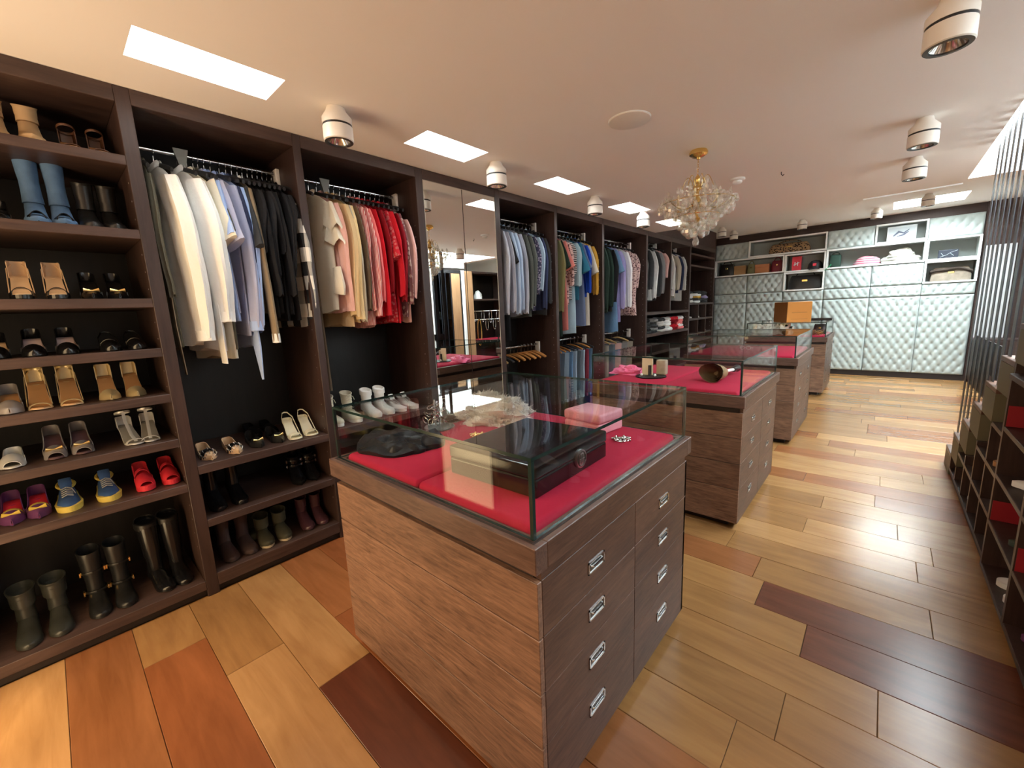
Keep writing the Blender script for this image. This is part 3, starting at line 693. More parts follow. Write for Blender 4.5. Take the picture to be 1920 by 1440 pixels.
tiers = [(6, .11, -.275, .9), (6, .075, -.24, .7), (10, .12, -.335, .8), (16, .20, -.345, .8), (18, .262, -.385, .95), (14, .262, -.425, 1.15), (16, .215, -.45, 1.1), (14, .165, -.49, 1.2), (12, .12, -.535, 1.3), (9, .085, -.575, 1.5), (5, .05, -.60, 1.6), (14, .235, -.325, .6), (12, .15, -.40, .8), (10, .09, -.46, .9), (8, .06, -.38, .9)]
for n, r, z, s in tiers:
    o = rc.uniform(0, 6)
    for k in range(n):
        a = 2*PI*k/n+o; rr = r*rc.uniform(.93, 1.05); put_drop(rr*cos(a), rr*sin(a), z+rc.uniform(-.014, .014), s*rc.uniform(1.05, 1.4), a)
drop.scale = (1.7, 1.7, 1.7)
m = MB()
for n, r, z in ((40, .262, -.372), (34, .20, -.42), (26, .15, -.47), (26, .12, -.30)):
    for k in range(n):
        a = 2*PI*k/n; m.ell((r*cos(a), r*sin(a), z+.010*cos(6*a)), (.0075, .0075, .0075), 6, 4)
for k in range(8):                                                  # strings of beads from crown to rim
    a = 2*PI*k/8+.2
    for j in range(9):
        q = j/8; rr = .06+.19*q; m.ell((rr*cos(a), rr*sin(a), -.255-.115*q-.05*sin(PI*q)), (.007, .007, .007), 6, 4)
b = m.build('bead_strings', M_CRYS, ch); b['kind'] = 'stuff'
m = MB()
m.lathe([(.262, -.379), (.2645, -.376), (.262, -.373), (.2595, -.376)], 40, cap=False); m.build('rim_ring', M_BRASS, ch, smooth=True)
m = MB(); m.lathe([(.165, -.475), (.168, -.472), (.165, -.469), (.162, -.472)], 32, cap=False); m.build('rim_ring', M_BRASS, ch, smooth=True)

# ---------------------------------------------------------------- clothes on hangers
HG = {}
M_WIRE = plain('hook_wire', (.55, .55, .57, 1), .25, 1)
M_HBLK = plain('black_hanger', (.02, .02, .022, 1), .5)
M_HWOOD = wood('hanger_wood', (.30, .12, .03, 1), (.52, .25, .08, 1), 'X', 40, .35)
M_HGOLD = plain('pale_hanger_wood', (.50, .34, .14, 1), .4)
def hanger(y, z, mat, label, group=None, wid=.19, x=RX, tilt=0.):
    key = (mat.name, wid); loc = (x, y, z)
    if key in HG: return copy_tree(HG[key], loc, label, tilt, group)
    t = thing('clothes_hanger', label, 'hanger', loc, tilt, group)
    m = MB(); pts = [(.0165*cos(a), 0, .0165*sin(a)) for a in [math.radians(d) for d in range(-30, 200, 23)]]
    pts = [(-.0165*cos(math.radians(40)), 0, -.0165*sin(math.radians(40)))][:0]+pts[::-1]
    pts = pts[::-1]
    m.tube(pts[::-1]+[(.014, 0, -.012), (.003, 0, -.03), (0, 0, -.078)], .0024, 6); m.build('hook', M_WIRE, t, smooth=True)
    m = MB(); P = []
    for k in range(13):
        q = -1+2*k/12; P.append((q*wid, .004*sin(3*q), -.080-.055*abs(q)**1.5))
    m.tube(P, [.008 if abs(-1+2*k/12) > .1 else .011 for k in range(13)], 8, ry=[.012]*13); m.build('shoulder_bar', mat, t, smooth=True)
    HG[key] = t; return t
def garment(y, mat, label, hem=.85, sleeve=.6, w=.205, flare=1.0, thick=.022, ztop=2.405, cuff=None, group=None, seed=None, open_=0, collar=True, name='shirt', cat='shirt', sleeves=True, x=RX, rz=0, sl_r=.052, puff=0., sway=0., sl_t=.019):
    rnd = random.Random(seed if seed is not None else int(y*1000)+len(label))
    t = thing(name, label, cat, (x, y, ztop), rz, group)
    ph, ph2 = rnd.uniform(0, 6), rnd.uniform(0, 6)
    m = MB(); R = []; N_ = 22
    zs = [0, -.018, -.05, -.085, -.13, -.22, -.34, -.47, -.62, -.80, -1.0, -1.2]
    zs = [z for z in zs if z > -hem+.03]+[-hem]
    for z in zs:
        q = -z/hem
        if z > -.09: ww = .062+(w-.062)*((-z)/.085)**.75 if z > -.085 else w
        else: ww = w*(1-.05*sin(PI*min(1, q*1.4))+(flare-1)*q)
        tt = thick*(.45+.55*min(1, -z/.2))*(1+.35*(flare-1)*q)
        row = []
        for k in range(N_):
            a = 2*PI*k/N_; c, s = cos(a), sin(a)
            xx = ww*(abs(c)**.75)*(1 if c >= 0 else -1)
            wr = (.006+.007*q)*sin(5.5*xx/w+ph+2.4*q)+.004*sin(13*xx/w+ph2)
            yy = tt*(abs(s)**.9)*(1 if s >= 0 else -1)+wr*min(1, -z/.15)
            zz = z-(.012*sin(4*xx/w+ph2) if z == -hem else 0)-.05*(xx/w)**2*(1 if -.03 > z > -.09 else 0)*0
            row.append((xx+sway*q*q, yy, zz))
        R.append(row)
    m.rings(R); m.build('body', mat, t, smooth=True)
    if sleeves:
        for sgn in (1, -1):
            m = MB(); L_ = sleeve; P = []; ra = []; rb = []
            n = 9 if L_ > .35 else 5
            for j in range(n+1):
                q = j/n
                if L_ > .35:
                    px = w*.86+.075*min(1, q*3.2)**.7-.02*max(0, q-.4); pz = -.075-L_*q; py = -.012*sin(PI*q+ph)*1.2+rnd.uniform(-.002, .002)
                    a_ = sl_r*(1.0-.28*q)*(1+puff*sin(PI*min(1, q*1.1))); b_ = sl_t*(1-.15*q)*(1+puff*.5*sin(PI*q))
                    if j == n: a_ *= .92
                else:
                    px = w*.84+.11*q; pz = -.085-L_*q; py = 0; a_ = sl_r*(1.1+.25*q); b_ = .018+.006*q
                P.append((sgn*px, py, pz)); ra.append(a_*(1+.06*sin(7*q+ph))); rb.append(b_)
            if L_ > .35:                                                # long sleeves hang in lengthwise folds
                R = []
                for j, p in enumerate(P):
                    q = j/n; fd = .05+.11*q+.10*puff
                    R.append([(p[0]+ra[j]*cos(a)*(1+fd*sin(6*a+ph+1.5*q)), p[1]+rb[j]*sin(a)*(1+1.6*fd*sin(5*a+ph2-q)), p[2]+.010*q*sin(3*a+ph)) for a in [2*PI*k/22 for k in range(22)]])
                m.rings(R)
            else: m.tube(P, rb, 12, ry=ra, up=(1, 0, 0))
            s_ = m.build('sleeve', mat, t, smooth=True)
            if cuff and L_ > .35:
                p = P[-1]; m = MB(); c_ = ra[-1]
                m.tube([(p[0], p[1], p[2]+.05), (p[0], p[1], p[2]-.006)], [rb[-1]*1.2, rb[-1]*1.25], 12, ry=[c_*1.1, c_*1.12], up=(1, 0, 0)); m.build('cuff', cuff, s_, smooth=True)
    if collar:
        m = MB(); P = [(.060*cos(a), .020*sin(a), .012+.010*cos(2*a)) for a in [2*PI*k/14 for k in range(15)]]
        m.tube(P, .008, 6, ry=.018, cap=False); m.build('collar', cuff or mat, t, smooth=True)
    return t
def ruffle_sleeve(t, mat, x, z, w_, h_):
    m = MB(); R = []
    for q in (0, .3, .6, 1):
        R.append([(x+(.028+w_*q*.9)*cos(a), (.016+.018*q)*sin(a)*(1+.25*sin(6*a)), z-h_*q*(1+.12*cos(5*a))) for a in [2*PI*k/20 for k in range(20)]])
    m.rings(R, cap0=True, cap1=False); m.build('flutter_sleeve', mat, t, smooth=True)
col = srgb
F = dict(white=cloth('white_cotton', (.80, .81, .80, 1)), cream=cloth('cream_cotton', (.74, .68, .55, 1)), drab=cloth('drab_shade_cotton', (.10, .095, .07, 1)), olivew=cloth('olive_grey_cotton', (.30, .29, .20, 1)), blue=cloth('light_blue_cotton', (.36, .48, .76, 1)),
         lav=cloth('grey_lavender_cotton', (.38, .40, .54, 1)), navy=cloth('navy_cotton', (.03, .04, .09, 1)), black=cloth('black_cotton_jersey', (.013, .013, .015, 1)), char=cloth('charcoal_cotton', (.04, .042, .045, 1)),
         plaid=cloth('black_white_check', (.82, .78, .70, 1), (.015, .015, .016, 1), 'plaid', 36), taupe=cloth('taupe_cotton', (.26, .20, .13, 1)), sand=cloth('sand_satin', (.64, .46, .25, 1)), butter=cloth('butter_silk', (.78, .60, .32, 1), rough=.5),
         brown=cloth('brown_cotton', (.12, .085, .055, 1)), rstripe=cloth('red_white_stripe', (.55, .07, .08, 1), (.80, .62, .58, 1), 'stripe', 420), coral=cloth('coral_cotton', (.80, .20, .20, 1)), red=cloth('red_cotton', (.52, .012, .025, 1)),
         dred=cloth('dark_red_cotton', (.25, .008, .016, 1)), fred=cloth('red_floral', (.46, .015, .03, 1), (.50, .12, .12, 1), 'floral', 40), pinkl=cloth('blush_cotton', (.70, .42, .38, 1)), fgrey=cloth('grey_floral', (.22, .10, .11, 1), (.50, .40, .36, 1), 'floral', 32),
         gstripe=cloth('grey_stripe', (.48, .50, .55, 1), (.30, .32, .40, 1), 'stripe', 500), pblue=cloth('pale_blue_cotton', (.42, .54, .70, 1)), greyg=cloth('grey_green_wool', (.09, .10, .09, 1)), florn=cloth('navy_floral', (.05, .05, .09, 1), (.30, .26, .34, 1), 'floral', 40),
         denim=cloth('mid_denim', (.12, .22, .36, 1)), lden=cloth('light_denim', (.34, .44, .54, 1)), gden=cloth('grey_denim', (.12, .15, .18, 1)), olive=cloth('olive_wool', (.14, .125, .055, 1)), pbl2=cloth('powder_blue_jersey', (.36, .52, .60, 1)), teal=cloth('teal_jersey', (.03, .16, .25, 1)),
         slate=cloth('slate_blue_jersey', (.10, .13, .22, 1)), royal=cloth('royal_blue_cotton', (.01, .05, .36, 1)), mustard=cloth('mustard_cotton', (.42, .23, .035, 1)), beige=cloth('beige_knit', (.52, .47, .38, 1)), hoopbw=cloth('black_white_hoops', (.02, .02, .02, 1), (.75, .75, .75, 1), 'hoop', 300),
         salmon=cloth('salmon_jersey', (.66, .21, .18, 1)), dgreen=cloth('dark_green_wool', (.015, .03, .022, 1)), lilac=cloth('lilac_cotton', (.34, .31, .56, 1)), pflor=cloth('pink_floral', (.66, .48, .45, 1), (.16, .08, .09, 1), 'floral', 42), grey=cloth('mid_grey_jersey', (.24, .24, .24, 1)),
         lgrey=cloth('light_grey_knit', (.55, .55, .53, 1)), maroon=cloth('maroon_trousers_cloth', (.16, .02, .035, 1)), stone=cloth('stone_trousers_cloth', (.30, .27, .22, 1)))
def hung(y, fab, desc, where, hm=M_HBLK, group=None, hz=RZ, **kw):
    """a garment and, as a thing of its own, the hanger it is on"""
    g = garment(y, F[fab], (desc+', '+where) if not group else desc+' '+where, group=group, **kw)
    hanger(y, hz, hm, 'hanger of the '+desc.split(',')[0]+', '+where if not group else 'black hanger of a black top '+where, 'hangers of the dark tops' if group else 'clothes hangers', x=kw.get('x', RX), tilt=kw.get('rz', 0))
    return g
B2 = 'bay beside the shoe shelves'
g = hung(.485, 'drab', 'shadowed drab tunic, first on the rail', B2, hem=.98, sleeve=.62, name='tunic', cat='tunic', w=.17)  # shadow on this garment is put into its dark cloth colour
for k, (xx, z1) in enumerate(((.165, -1.02), (.185, -1.12))):
    m = MB(); m.tube([(xx, 0, -.60), (xx+.015, -.005, -.85), (xx+.01, .004, z1)], .004, 6, ry=[.016, .02, .022], up=(1, 0, 0)); m.build('sash', F['taupe'], g, smooth=True)
hung(.545, 'white', 'white blouse with wide cuffs, second on the rail', B2, hem=.96, sleeve=.86, cuff=F['white'], sl_r=.086, puff=.35, flare=1.1, rz=.20, sl_t=.040, thick=.03, w=.18, name='blouse', cat='blouse')
g = hung(.650, 'white', 'blouse with full sleeves and a long tie', B2, hem=1.0, sleeve=.76, cuff=F['white'], sl_r=.082, puff=.5, rz=.20, sl_t=.038, thick=.03, w=.19, name='blouse', cat='blouse')
m = MB(); m.tube([(.22, -.02, -.5), (.225, -.025, -.8), (.215, -.02, -1.08)], .004, 6, ry=[.02, .035, .036], up=(1, 0, 0)); m.build('tie', F['white'], g, smooth=True)
hung(.692, 'cream', 'cream blouse behind the one with the tie', B2, hem=1.05, sleeve=.32, sl_r=.07, rz=.25, name='blouse', cat='blouse')
hung(.722, 'drab', 'drab short-sleeved top before the blue shirts', B2, hem=1.0, sleeve=.28, rz=.2, name='top', cat='top')
hung(.745, 'lav', 'grey lavender top with open short sleeves', B2, rz=.2, hem=.80, sleeve=.33, sl_r=.075, name='top', cat='top')
hung(.775, 'blue', 'blue tee with turned edges', B2, hem=.83, sleeve=.30, sl_r=.06, name='top', cat='top')
hung(.805, 'lav', 'lavender grey shirt with broad blue cuffs', B2, hem=.92, sleeve=.82, cuff=F['blue'], sl_r=.062, rz=.22, sl_t=.03)
g = hung(.85, 'blue', 'pale blue shirt tied at the hem', B2, hem=1.0, sleeve=.80, rz=.15, sl_t=.026)
m = MB(); m.tube([(.20, -.02, -.80), (.215, -.03, -1.0), (.235, -.035, -1.2)], [.006, .008, .003], 6, ry=[.03, .045, .012], up=(1, 0, 0)); m.tube([(.16, 0, -.85), (.17, -.01, -1.0), (.19, -.012, -1.14)], [.006, .008, .003], 6, ry=[.03, .035, .01], up=(1, 0, 0)); m.build('knot_end', F['blue'], g, smooth=True)
hung(.885, 'navy', 'navy top beside the pale blue shirt', B2, hem=.92, sleeve=.60, name='top', cat='top')
hung(.915, 'char', 'charcoal top with a pale lining', B2, hem=.80, sleeve=.34, name='top', cat='top')
g = hung(.945, 'taupe', 'dark top with a pale hanging sleeve', B2, hem=.80, sleeve=.90, cuff=F['white'], name='top', cat='top')
for k in range(7):
    hung(.972+.028*k, 'black', 'black top', 'in the packed dark run, '+B2, group='black tops in the packed dark run', hem=.84-.02*(k % 3), sleeve=(.36, .62, .5)[k % 3], seed=k, sl_r=.058, name='top', cat='top', thick=.018)
hung(1.168, 'plaid', 'black and white checked shirt, last on the rail', B2, rz=.12, sl_t=.03, hem=.84, sleeve=.72, cuff=F['plaid'], sl_r=.05, ztop=2.36)
B3 = 'bay left of the mirror'
g = hung(1.315, 'brown', 'long taupe trousers, hung behind the first cream top', B3, hem=1.36, sleeves=False, w=.10, collar=False, name='trousers', cat='trousers')
g = hung(1.375, 'cream', 'cream top with flutter sleeves, first on the rail', B3, hem=.80, sleeves=False, rz=.2, thick=.03, name='top', cat='top', flare=.92)
for zz, ww in ((-.07, .085), (-.17, .10)): ruffle_sleeve(g, F['cream'], .20, zz, ww, .17)
m = MB(); m.tube([(.22, -.01, -.5), (.23, -.015, -.63), (.22, -.01, -.68)], [.016, .028, .02], 10, ry=[.04, .06, .055], up=(1, 0, 0)); m.build('cuff', F['cream'], g, smooth=True)
hung(1.43, 'pinkl', 'blush blouse behind the flutter-sleeved top', B3, rz=.15, hem=.80, sleeve=.72, cuff=F['pinkl'], puff=.2, name='blouse', cat='blouse')
hung(1.475, 'sand', 'sand satin shirt', B3, hem=.90, sleeve=.76, sl_r=.066, rz=.15, sl_t=.03)
hung(1.52, 'butter', 'butter yellow silk shirt', B3, rz=.12, sl_t=.028, hem=.88, sleeve=.78, cuff=F['butter'], sl_r=.056)
hung(1.555, 'beige', 'pale beige shirt beside the yellow silk one', B3, hem=.88, sleeve=.80, sl_r=.05)
hung(1.60, 'brown', 'dark olive brown jacket', B3, hem=.84, sleeve=.72, name='jacket', cat='jacket', sl_r=.055)
hung(1.645, 'rstripe', 'grey and pink striped shirt', B3, hem=.92, sleeve=.72)
hung(1.68, 'rstripe', 'red and white striped shirt', B3, hem=.92, sleeve=.76, cuff=F['rstripe'])
hung(1.715, 'coral', 'coral shirt beside the striped ones', B3, hem=.84, sleeve=.66, sl_r=.045)
hung(1.755, 'red', 'plain red shirt', B3, hem=.86, sleeve=.76, cuff=F['red'])
hung(1.80, 'dred', 'dark red velvet top', B3, hem=.88, sleeve=.60, name='top', cat='top')
hung(1.845, 'fred', 'red dress with pale speckles', B3, hem=.90, sleeve=.34, flare=1.1, name='dress', cat='dress')
hung(1.885, 'red', 'bright red pleated dress', B3, hem=.90, sleeve=.62, sl_r=.07, sl_t=.026, flare=1.15, name='dress', cat='dress')
hung(1.925, 'dred', 'deep red blouse', B3, hem=.88, sleeve=.66, name='blouse', cat='blouse')
hung(1.965, 'fgrey', 'grey rose flowered blouse', B3, hem=.86, sleeve=.68, name='blouse', cat='blouse')
hung(2.01, 'pinkl', 'blush top, last on the rail', B3, hem=.86, sleeve=.60, ztop=2.37, name='top', cat='top')
B5 = 'bay right of the mirror'
for k, (y, f, d, kw) in enumerate([(3.12, 'gstripe', 'grey striped shirt, first on the rail', dict(hem=.88, sleeve=.80)), (3.20, 'gstripe', 'fine striped shirt, second on the rail', dict(hem=.84, sleeve=.78)), (3.27, 'pblue', 'pale blue shirt', dict(hem=.84, sleeve=.80)),
        (3.33, 'pblue', 'light blue shirt with a white dot', dict(hem=.86, sleeve=.76)), (3.40, 'gstripe', 'grey pinstripe blouse', dict(hem=.90, sleeve=.80)), (3.48, 'greyg', 'grey green jacket', dict(hem=.84, sleeve=.76)), (3.55, 'greyg', 'dark grey jacket', dict(hem=.92, sleeve=.72)),
        (3.62, 'florn', 'navy flowered blouse', dict(hem=.86, sleeve=.60)), (3.69, 'lden', 'light denim blue top', dict(hem=.66, sleeve=.56)), (3.75, 'navy', 'navy knit', dict(hem=.84, sleeve=.76)), (3.82, 'char', 'charcoal cardigan, last on the rail', dict(hem=.90, sleeve=.70))]):
    hung(y, f, d, B5, cat='top' if 'top' in d or 'knit' in d else 'shirt', **kw)
hung(3.24, 'black', 'long black dress hanging below the shirts', B5, hem=1.16, sleeve=.30, w=.17, name='dress', cat='dress', seed=77)
B6 = 'second bay right of the mirror'
for y, f, d, kw in [(4.06, 'olive', 'olive wool coat, first on the rail', dict(hem=.92, sleeve=.80, thick=.04, sl_r=.065, name='coat', cat='coat')), (4.13, 'dgreen', 'dark green long dress', dict(hem=1.18, sleeve=.3, name='dress', cat='dress')), (4.20, 'salmon', 'salmon dress', dict(hem=1.10, sleeve=.3, flare=1.2, name='dress', cat='dress')),
        (4.27, 'pflor', 'pink and black flowered top', dict(hem=.8, sleeve=.5, name='top', cat='top')), (4.33, 'hoopbw', 'black and white hooped top', dict(hem=.74, sleeve=.36, name='top', cat='top')), (4.41, 'pbl2', 'powder blue dress with wide sleeves', dict(hem=1.16, sleeve=.5, sl_r=.075, name='dress', cat='dress')),
        (4.50, 'teal', 'teal top', dict(hem=.75, sleeve=.34, sl_r=.07, name='top', cat='top')), (4.58, 'slate', 'slate blue dress', dict(hem=1.06, sleeve=.3, flare=1.25, thick=.035, name='dress', cat='dress')), (4.67, 'royal', 'royal blue shirt', dict(hem=.72, sleeve=.58)),
        (4.75, 'beige', 'beige knit dress', dict(hem=1.08, sleeve=.34, name='dress', cat='dress')), (4.84, 'mustard', 'mustard cardigan, last on the rail', dict(hem=.66, sleeve=.60, name='cardigan', cat='cardigan'))]:
    hung(y, f, d, B6, **kw)
B7 = 'third bay right of the mirror'
for y, f, d, kw in [(5.12, 'dgreen', 'dark green coat, first on the rail', dict(hem=.96, sleeve=.80, thick=.04, name='coat', cat='coat')), (5.24, 'dgreen', 'blackish green jacket', dict(hem=.92, sleeve=.76, thick=.035, name='jacket', cat='jacket')), (5.36, 'black', 'black jacket', dict(hem=.90, sleeve=.70, thick=.035, name='jacket', cat='jacket')),
        (5.46, 'denim', 'blue denim dress', dict(hem=1.20, sleeve=.3, flare=1.15, name='dress', cat='dress')), (5.58, 'lilac', 'lilac shirt', dict(hem=.84, sleeve=.80)), (5.70, 'lilac', 'long lilac scarf-like top', dict(hem=1.08, sleeve=.6, w=.15, name='top', cat='top')), (5.80, 'white', 'white blouse', dict(hem=.86, sleeve=.78, name='blouse', cat='blouse')),
        (5.92, 'pflor', 'pink blouse with dark flowers', dict(hem=.95, sleeve=.80, name='blouse', cat='blouse')), (6.04, 'pflor', 'pink flowered dress, last on the rail', dict(hem=.98, sleeve=.5, flare=1.2, name='dress', cat='dress'))]:
    hung(y, f, d, B7, **kw)
B8 = 'double bay near the far corner'
for y, f, d, kw in [(6.55, 'char', 'charcoal top, first on the left rail', dict(hem=.80, sleeve=.6)), (6.72, 'lgrey', 'light grey top', dict(hem=.84, sleeve=.74)), (6.88, 'char', 'dark grey knit', dict(hem=.86, sleeve=.70)), (7.02, 'grey', 'mid grey shirt', dict(hem=.78, sleeve=.66)), (7.18, 'pinkl', 'blush striped top, last on the left rail', dict(hem=.6, sleeve=.4)),
        (7.42, 'lgrey', 'pale grey blouse, first on the right rail', dict(hem=.98, sleeve=.6)), (7.55, 'white', 'white long blouse', dict(hem=1.02, sleeve=.7, w=.17)), (7.74, 'beige', 'beige top', dict(hem=.8, sleeve=.6)), (7.88, 'navy', 'navy striped top', dict(hem=.74, sleeve=.6)), (8.04, 'lgrey', 'grey and white top, last on the right rail', dict(hem=.86, sleeve=.6))]:
    hung(y, f, d, B8, hz=2.59, ztop=2.49, name='top', cat='top', **kw)
# trousers folded over the bars of the lower hangers
def trousers(y, z, mat, label, ln=.55, w=.17, group=None):
    t = thing('trousers', label, 'trousers', (RX, y, z), 0, group)
    ph = random.uniform(0, 6)
    m = MB(); R = []
    for q in (0, .03, .3, .65, 1):
        R.append([(w*(1-.12*q)*(abs(cos(a))**.7)*(1 if cos(a) >= 0 else -1)+.005*sin(6*q+ph), (.010+.012*min(1, q*4))*sin(a)+.006*sin(9*cos(a)+ph), .012-(ln+.012)*q) for a in [2*PI*k/16 for k in range(16)]])
    m.rings(R); m.build('legs', mat, t, smooth=True)
    m = MB(); m.box(-w*.84, w*.84, -.022, .022, -ln-.004, -ln+.035, .004); m.build('hems', mat, t)
    return t
def low_hanger(y, z, hm, label, fab=None, tl='', ln=.55, tilt=0):
    hanger(y, z, hm, label, 'wooden hangers on the lower rails', .185, tilt=tilt)
    if fab: trousers(y, z-.165, F[fab], tl, ln)
B5l = 'on the lower rail right of the mirror'
for k in range(13):
    y = 3.09+.062*k; w = (M_HGOLD, M_HGOLD, M_HBLK, M_HBLK)[k] if k < 4 else M_HWOOD
    nmh = 'pale wooden' if w is M_HGOLD else ('black' if w is M_HBLK else 'amber wooden')
    low_hanger(y, 1.16, w, '%s hanger %s' % (nmh, B5l), tilt=.12*((k % 3)-1))
B6l = 'on the lower rail, second bay past the mirror'
for k, (f, hm, ds) in enumerate([('gden', M_HBLK, 'grey jeans, first'), ('denim', M_HWOOD, 'mid blue jeans, second'), ('gden', M_HWOOD, 'dark grey blue jeans, third'), ('lden', M_HWOOD, 'light blue jeans, fourth'), ('denim', M_HBLK, 'mid blue jeans, fifth'), ('lden', M_HBLK, 'light blue jeans, sixth'), ('gden', M_HWOOD, 'grey jeans, seventh'), ('lden', M_HBLK, 'pale jeans, eighth'), ('maroon', M_HWOOD, 'maroon trousers, ninth'), ('denim', M_HBLK, 'blue jeans, last')]):
    low_hanger(4.03+.094*k, 1.17, hm, 'hanger of the '+ds+' on the lower rail past the mirror', f, ds+' '+B6l, .62)
B7l = 'on the lower rail, third bay past the mirror'
for k, (f, hm, ds) in enumerate([('gden', M_HBLK, 'grey jeans, first'), ('stone', M_HGOLD, 'stone trousers, second'), ('gden', M_HGOLD, 'dark jeans, third'), ('pinkl', M_HBLK, 'blush trousers, fourth'), ('grey', M_HGOLD, 'grey trousers, fifth'), ('stone', M_HBLK, 'stone trousers, last')]):
    low_hanger(5.14+.19*k, 1.17, hm, 'hanger of the '+ds+' '+B7l, f, ds+' '+B7l, .62)
# folded clothes in the far bays
fc = [('char', 'black'), ('char', 'grey'), ('lgrey', 'char'), ('white', 'lgrey'), ('dred', 'red'), ('coral', 'white')]
fl_ = ['black folded knits', 'charcoal folded knits', 'speckled grey folded knits', 'white folded knits', 'dark red folded tops', 'pink and white folded tops']
for k in range(6):
    folded(-.20, 6.50+.305*k, 1.10, .34, .27, [F[fc[k][0]], F[fc[k][1]], F[fc[k][0]]], fl_[k]+' on the shelf below the double hanging bay', 5, seed=20+k, hgt=.05)
for k, (a_, b_, l) in enumerate([('white', 'lgrey', 'white folded knits at the left'), ('mustard', 'white', 'yellow and white folded tops in the middle'), ('lilac', 'char', 'lilac and black folded tops at the right')]):
    folded(-.20, 8.46+.46*k, 1.57, .36, .36, [F[b_], F['char'], F[a_]], l+' of the far corner shelf', 5, seed=40+k, hgt=.05)

# ---------------------------------------------------------------- shoes
def lf(a, b, q): return a+(b-a)*max(0, min(1, q))
def sst(a, b, q): q = max(0, min(1, (q-a)/(b-a))); return q*q*(3-2*q)
def foot_w(t, toe):
    w = .026+.006*sin(PI*min(1, t/.3)*.5)
    w = lf(.027, .030, t/.2) if t < .2 else (lf(.030, .040, (t-.3)/.4) if t > .3 else .030)
    if t > .70:
        q = min(1., (t-.70)/.30)
        w = .040*((1-q**2.2)**.5 if toe == 'round' else (1-q**1.25)*.97+.012*(1-q)**.5 if toe == 'point' else (1-q**5)**.5)
    if t < .06: w *= (.35+.65*(t/.06)**.5)
    return max(w, .0025)
TS = [0, .03, .07, .14, .22, .32, .42, .52, .62, .70, .78, .86, .92, .96, .99, 1.0]
def shoe(loc, rz, label, group, L=.25, heel=.0, kind='pump', toe='round', m_up=None, m_in=None, m_sole=None, hk='stiletto', shaft=.0, shaft_r=.048, straps=(), bow=None, laces=None, buckles=None, plat=.0, cut=.62, name=None, topline=.052, counter=True, studs=None, flare=1.1, cuffm=None, lean=0.):
    """one shoe, toe towards +x: sole, insole, upper or straps, heel"""
    t_ = thing(name or dict(boot='ankle_boot', flat='flat_shoe', peep='peep_toe_shoe').get(kind, kind), label, 'boot' if shaft else 'shoe', loc, rz, group)
    base = .006+plat
    def zs(t): return base+heel*(1-sst(.10, .66, t))+(.004 if t > .9 else 0)
    W_ = lambda t: foot_w(t, toe)
    # sole slab
    m = MB(); R = []
    for t in TS:
        w, z = W_(t), zs(t); lo = z-.0055-(plat if t > .0 else 0)*(1 if heel < .03 else sst(.45, .62, t))
        lo = max(0, lo) if heel < .03 else max(0, lo)
        R.append([(t*L, w, z), (t*L, -w, z), (t*L, -w, lo), (t*L, w, lo)])
    m.rings(R); m.build('sole', m_sole, t_)
    if kind != 'boot' and kind != 'sneaker':
        m = MB(); R = []
        for t in TS[1:-1]:
            w, z = W_(t)*.93, zs(t); R.append([(t*L, w, z+.0002), (t*L, -w, z+.0002), (t*L, -w, z+.003), (t*L, w, z+.003)])
        m.rings(R); m.build('insole', m_in, t_)
    if heel > .012:
        m = MB(); hx = .05*L+.012
        if hk == 'stiletto': m.tube([(hx+.012, 0, heel+base-.004), (hx+.002, 0, heel*.6), (hx-.002, 0, 0)], [.022, .010, .0055], 10)
        elif hk == 'wedge':
            R = []
            for t in (0.02, .1, .22, .36, .5, .62): R.append([(t*L, W_(t)*.94, zs(t)-.005), (t*L, -W_(t)*.94, zs(t)-.005), (t*L, -W_(t)*.94, 0), (t*L, W_(t)*.94, 0)])
            m.rings(R)
        else: m.tube([(hx+.014, 0, heel+base-.004), (hx+.010, 0, 0)], [.027, .024], 12)
        m.build('heel', m_sole if hk != 'stiletto' else m_up, t_, smooth=True)
    def arch(ts, hf, thick=.0025, z_off=0., cap=True):
        """closed vamp across the foot over the stations ts with height hf(t)"""
        m = MB(); A = []; n = 10
        for t in ts:
            w, z, h = W_(t)+.0015, zs(t)+z_off, hf(t)
            o = [(t*L, w*cos(PI*k/n), z-.004+(h+.004)*sin(PI*k/n)**.8) for k in range(n+1)]
            i = [(t*L, max(.001, w-thick)*cos(PI*k/n), z-.004+max(.0015, h+.004-thick)*sin(PI*k/n)**.8) for k in range(n, -1, -1)]
            A.append(o+i)
        m.rings(A); return m
    vh = lambda t: .046*(1-sst(.62, 1.0, t)*.62)+.004
    if kind in ('pump', 'flat'):
        ts = [t for t in (cut, cut+.06, .74, .80, .86, .92, .96, .99, 1.0) if t >= cut]
        arch(ts, vh).build('vamp', m_up, t_, smooth=True)
    if kind == 'peep':
        arch([cut, cut+.05, .78, .84, .89, .93], vh).build('vamp', m_up, t_, smooth=True)
    if kind in ('pump', 'flat', 'peep') and counter:
        m = MB(); R = []
        outline = [(t, 1) for t in (cut+.02, .52, .40, .28, .17, .09, .04, .012)]+[(0, 0)]+[(t, -1) for t in (.012, .04, .09, .17, .28, .40, .52, cut+.02)]
        for t, s in outline:
            w = W_(t)+.001; h = lf(topline, .020, t/.42) if t < .42 else lf(.020, .034, (t-.42)/.2); z = zs(t)
            R.append([(t*L, s*w, z-.004), (t*L-.003*(s == 0), s*(w+.001), z+h*.5), (t*L, s*w, z+h), (t*L+.002*(s == 0), s*max(0, w-.003), z+h), (t*L+.002*(s == 0), s*max(0, w-.003), z-.002)])
        m.rings(R); m.build('quarter', m_up, t_, smooth=True)
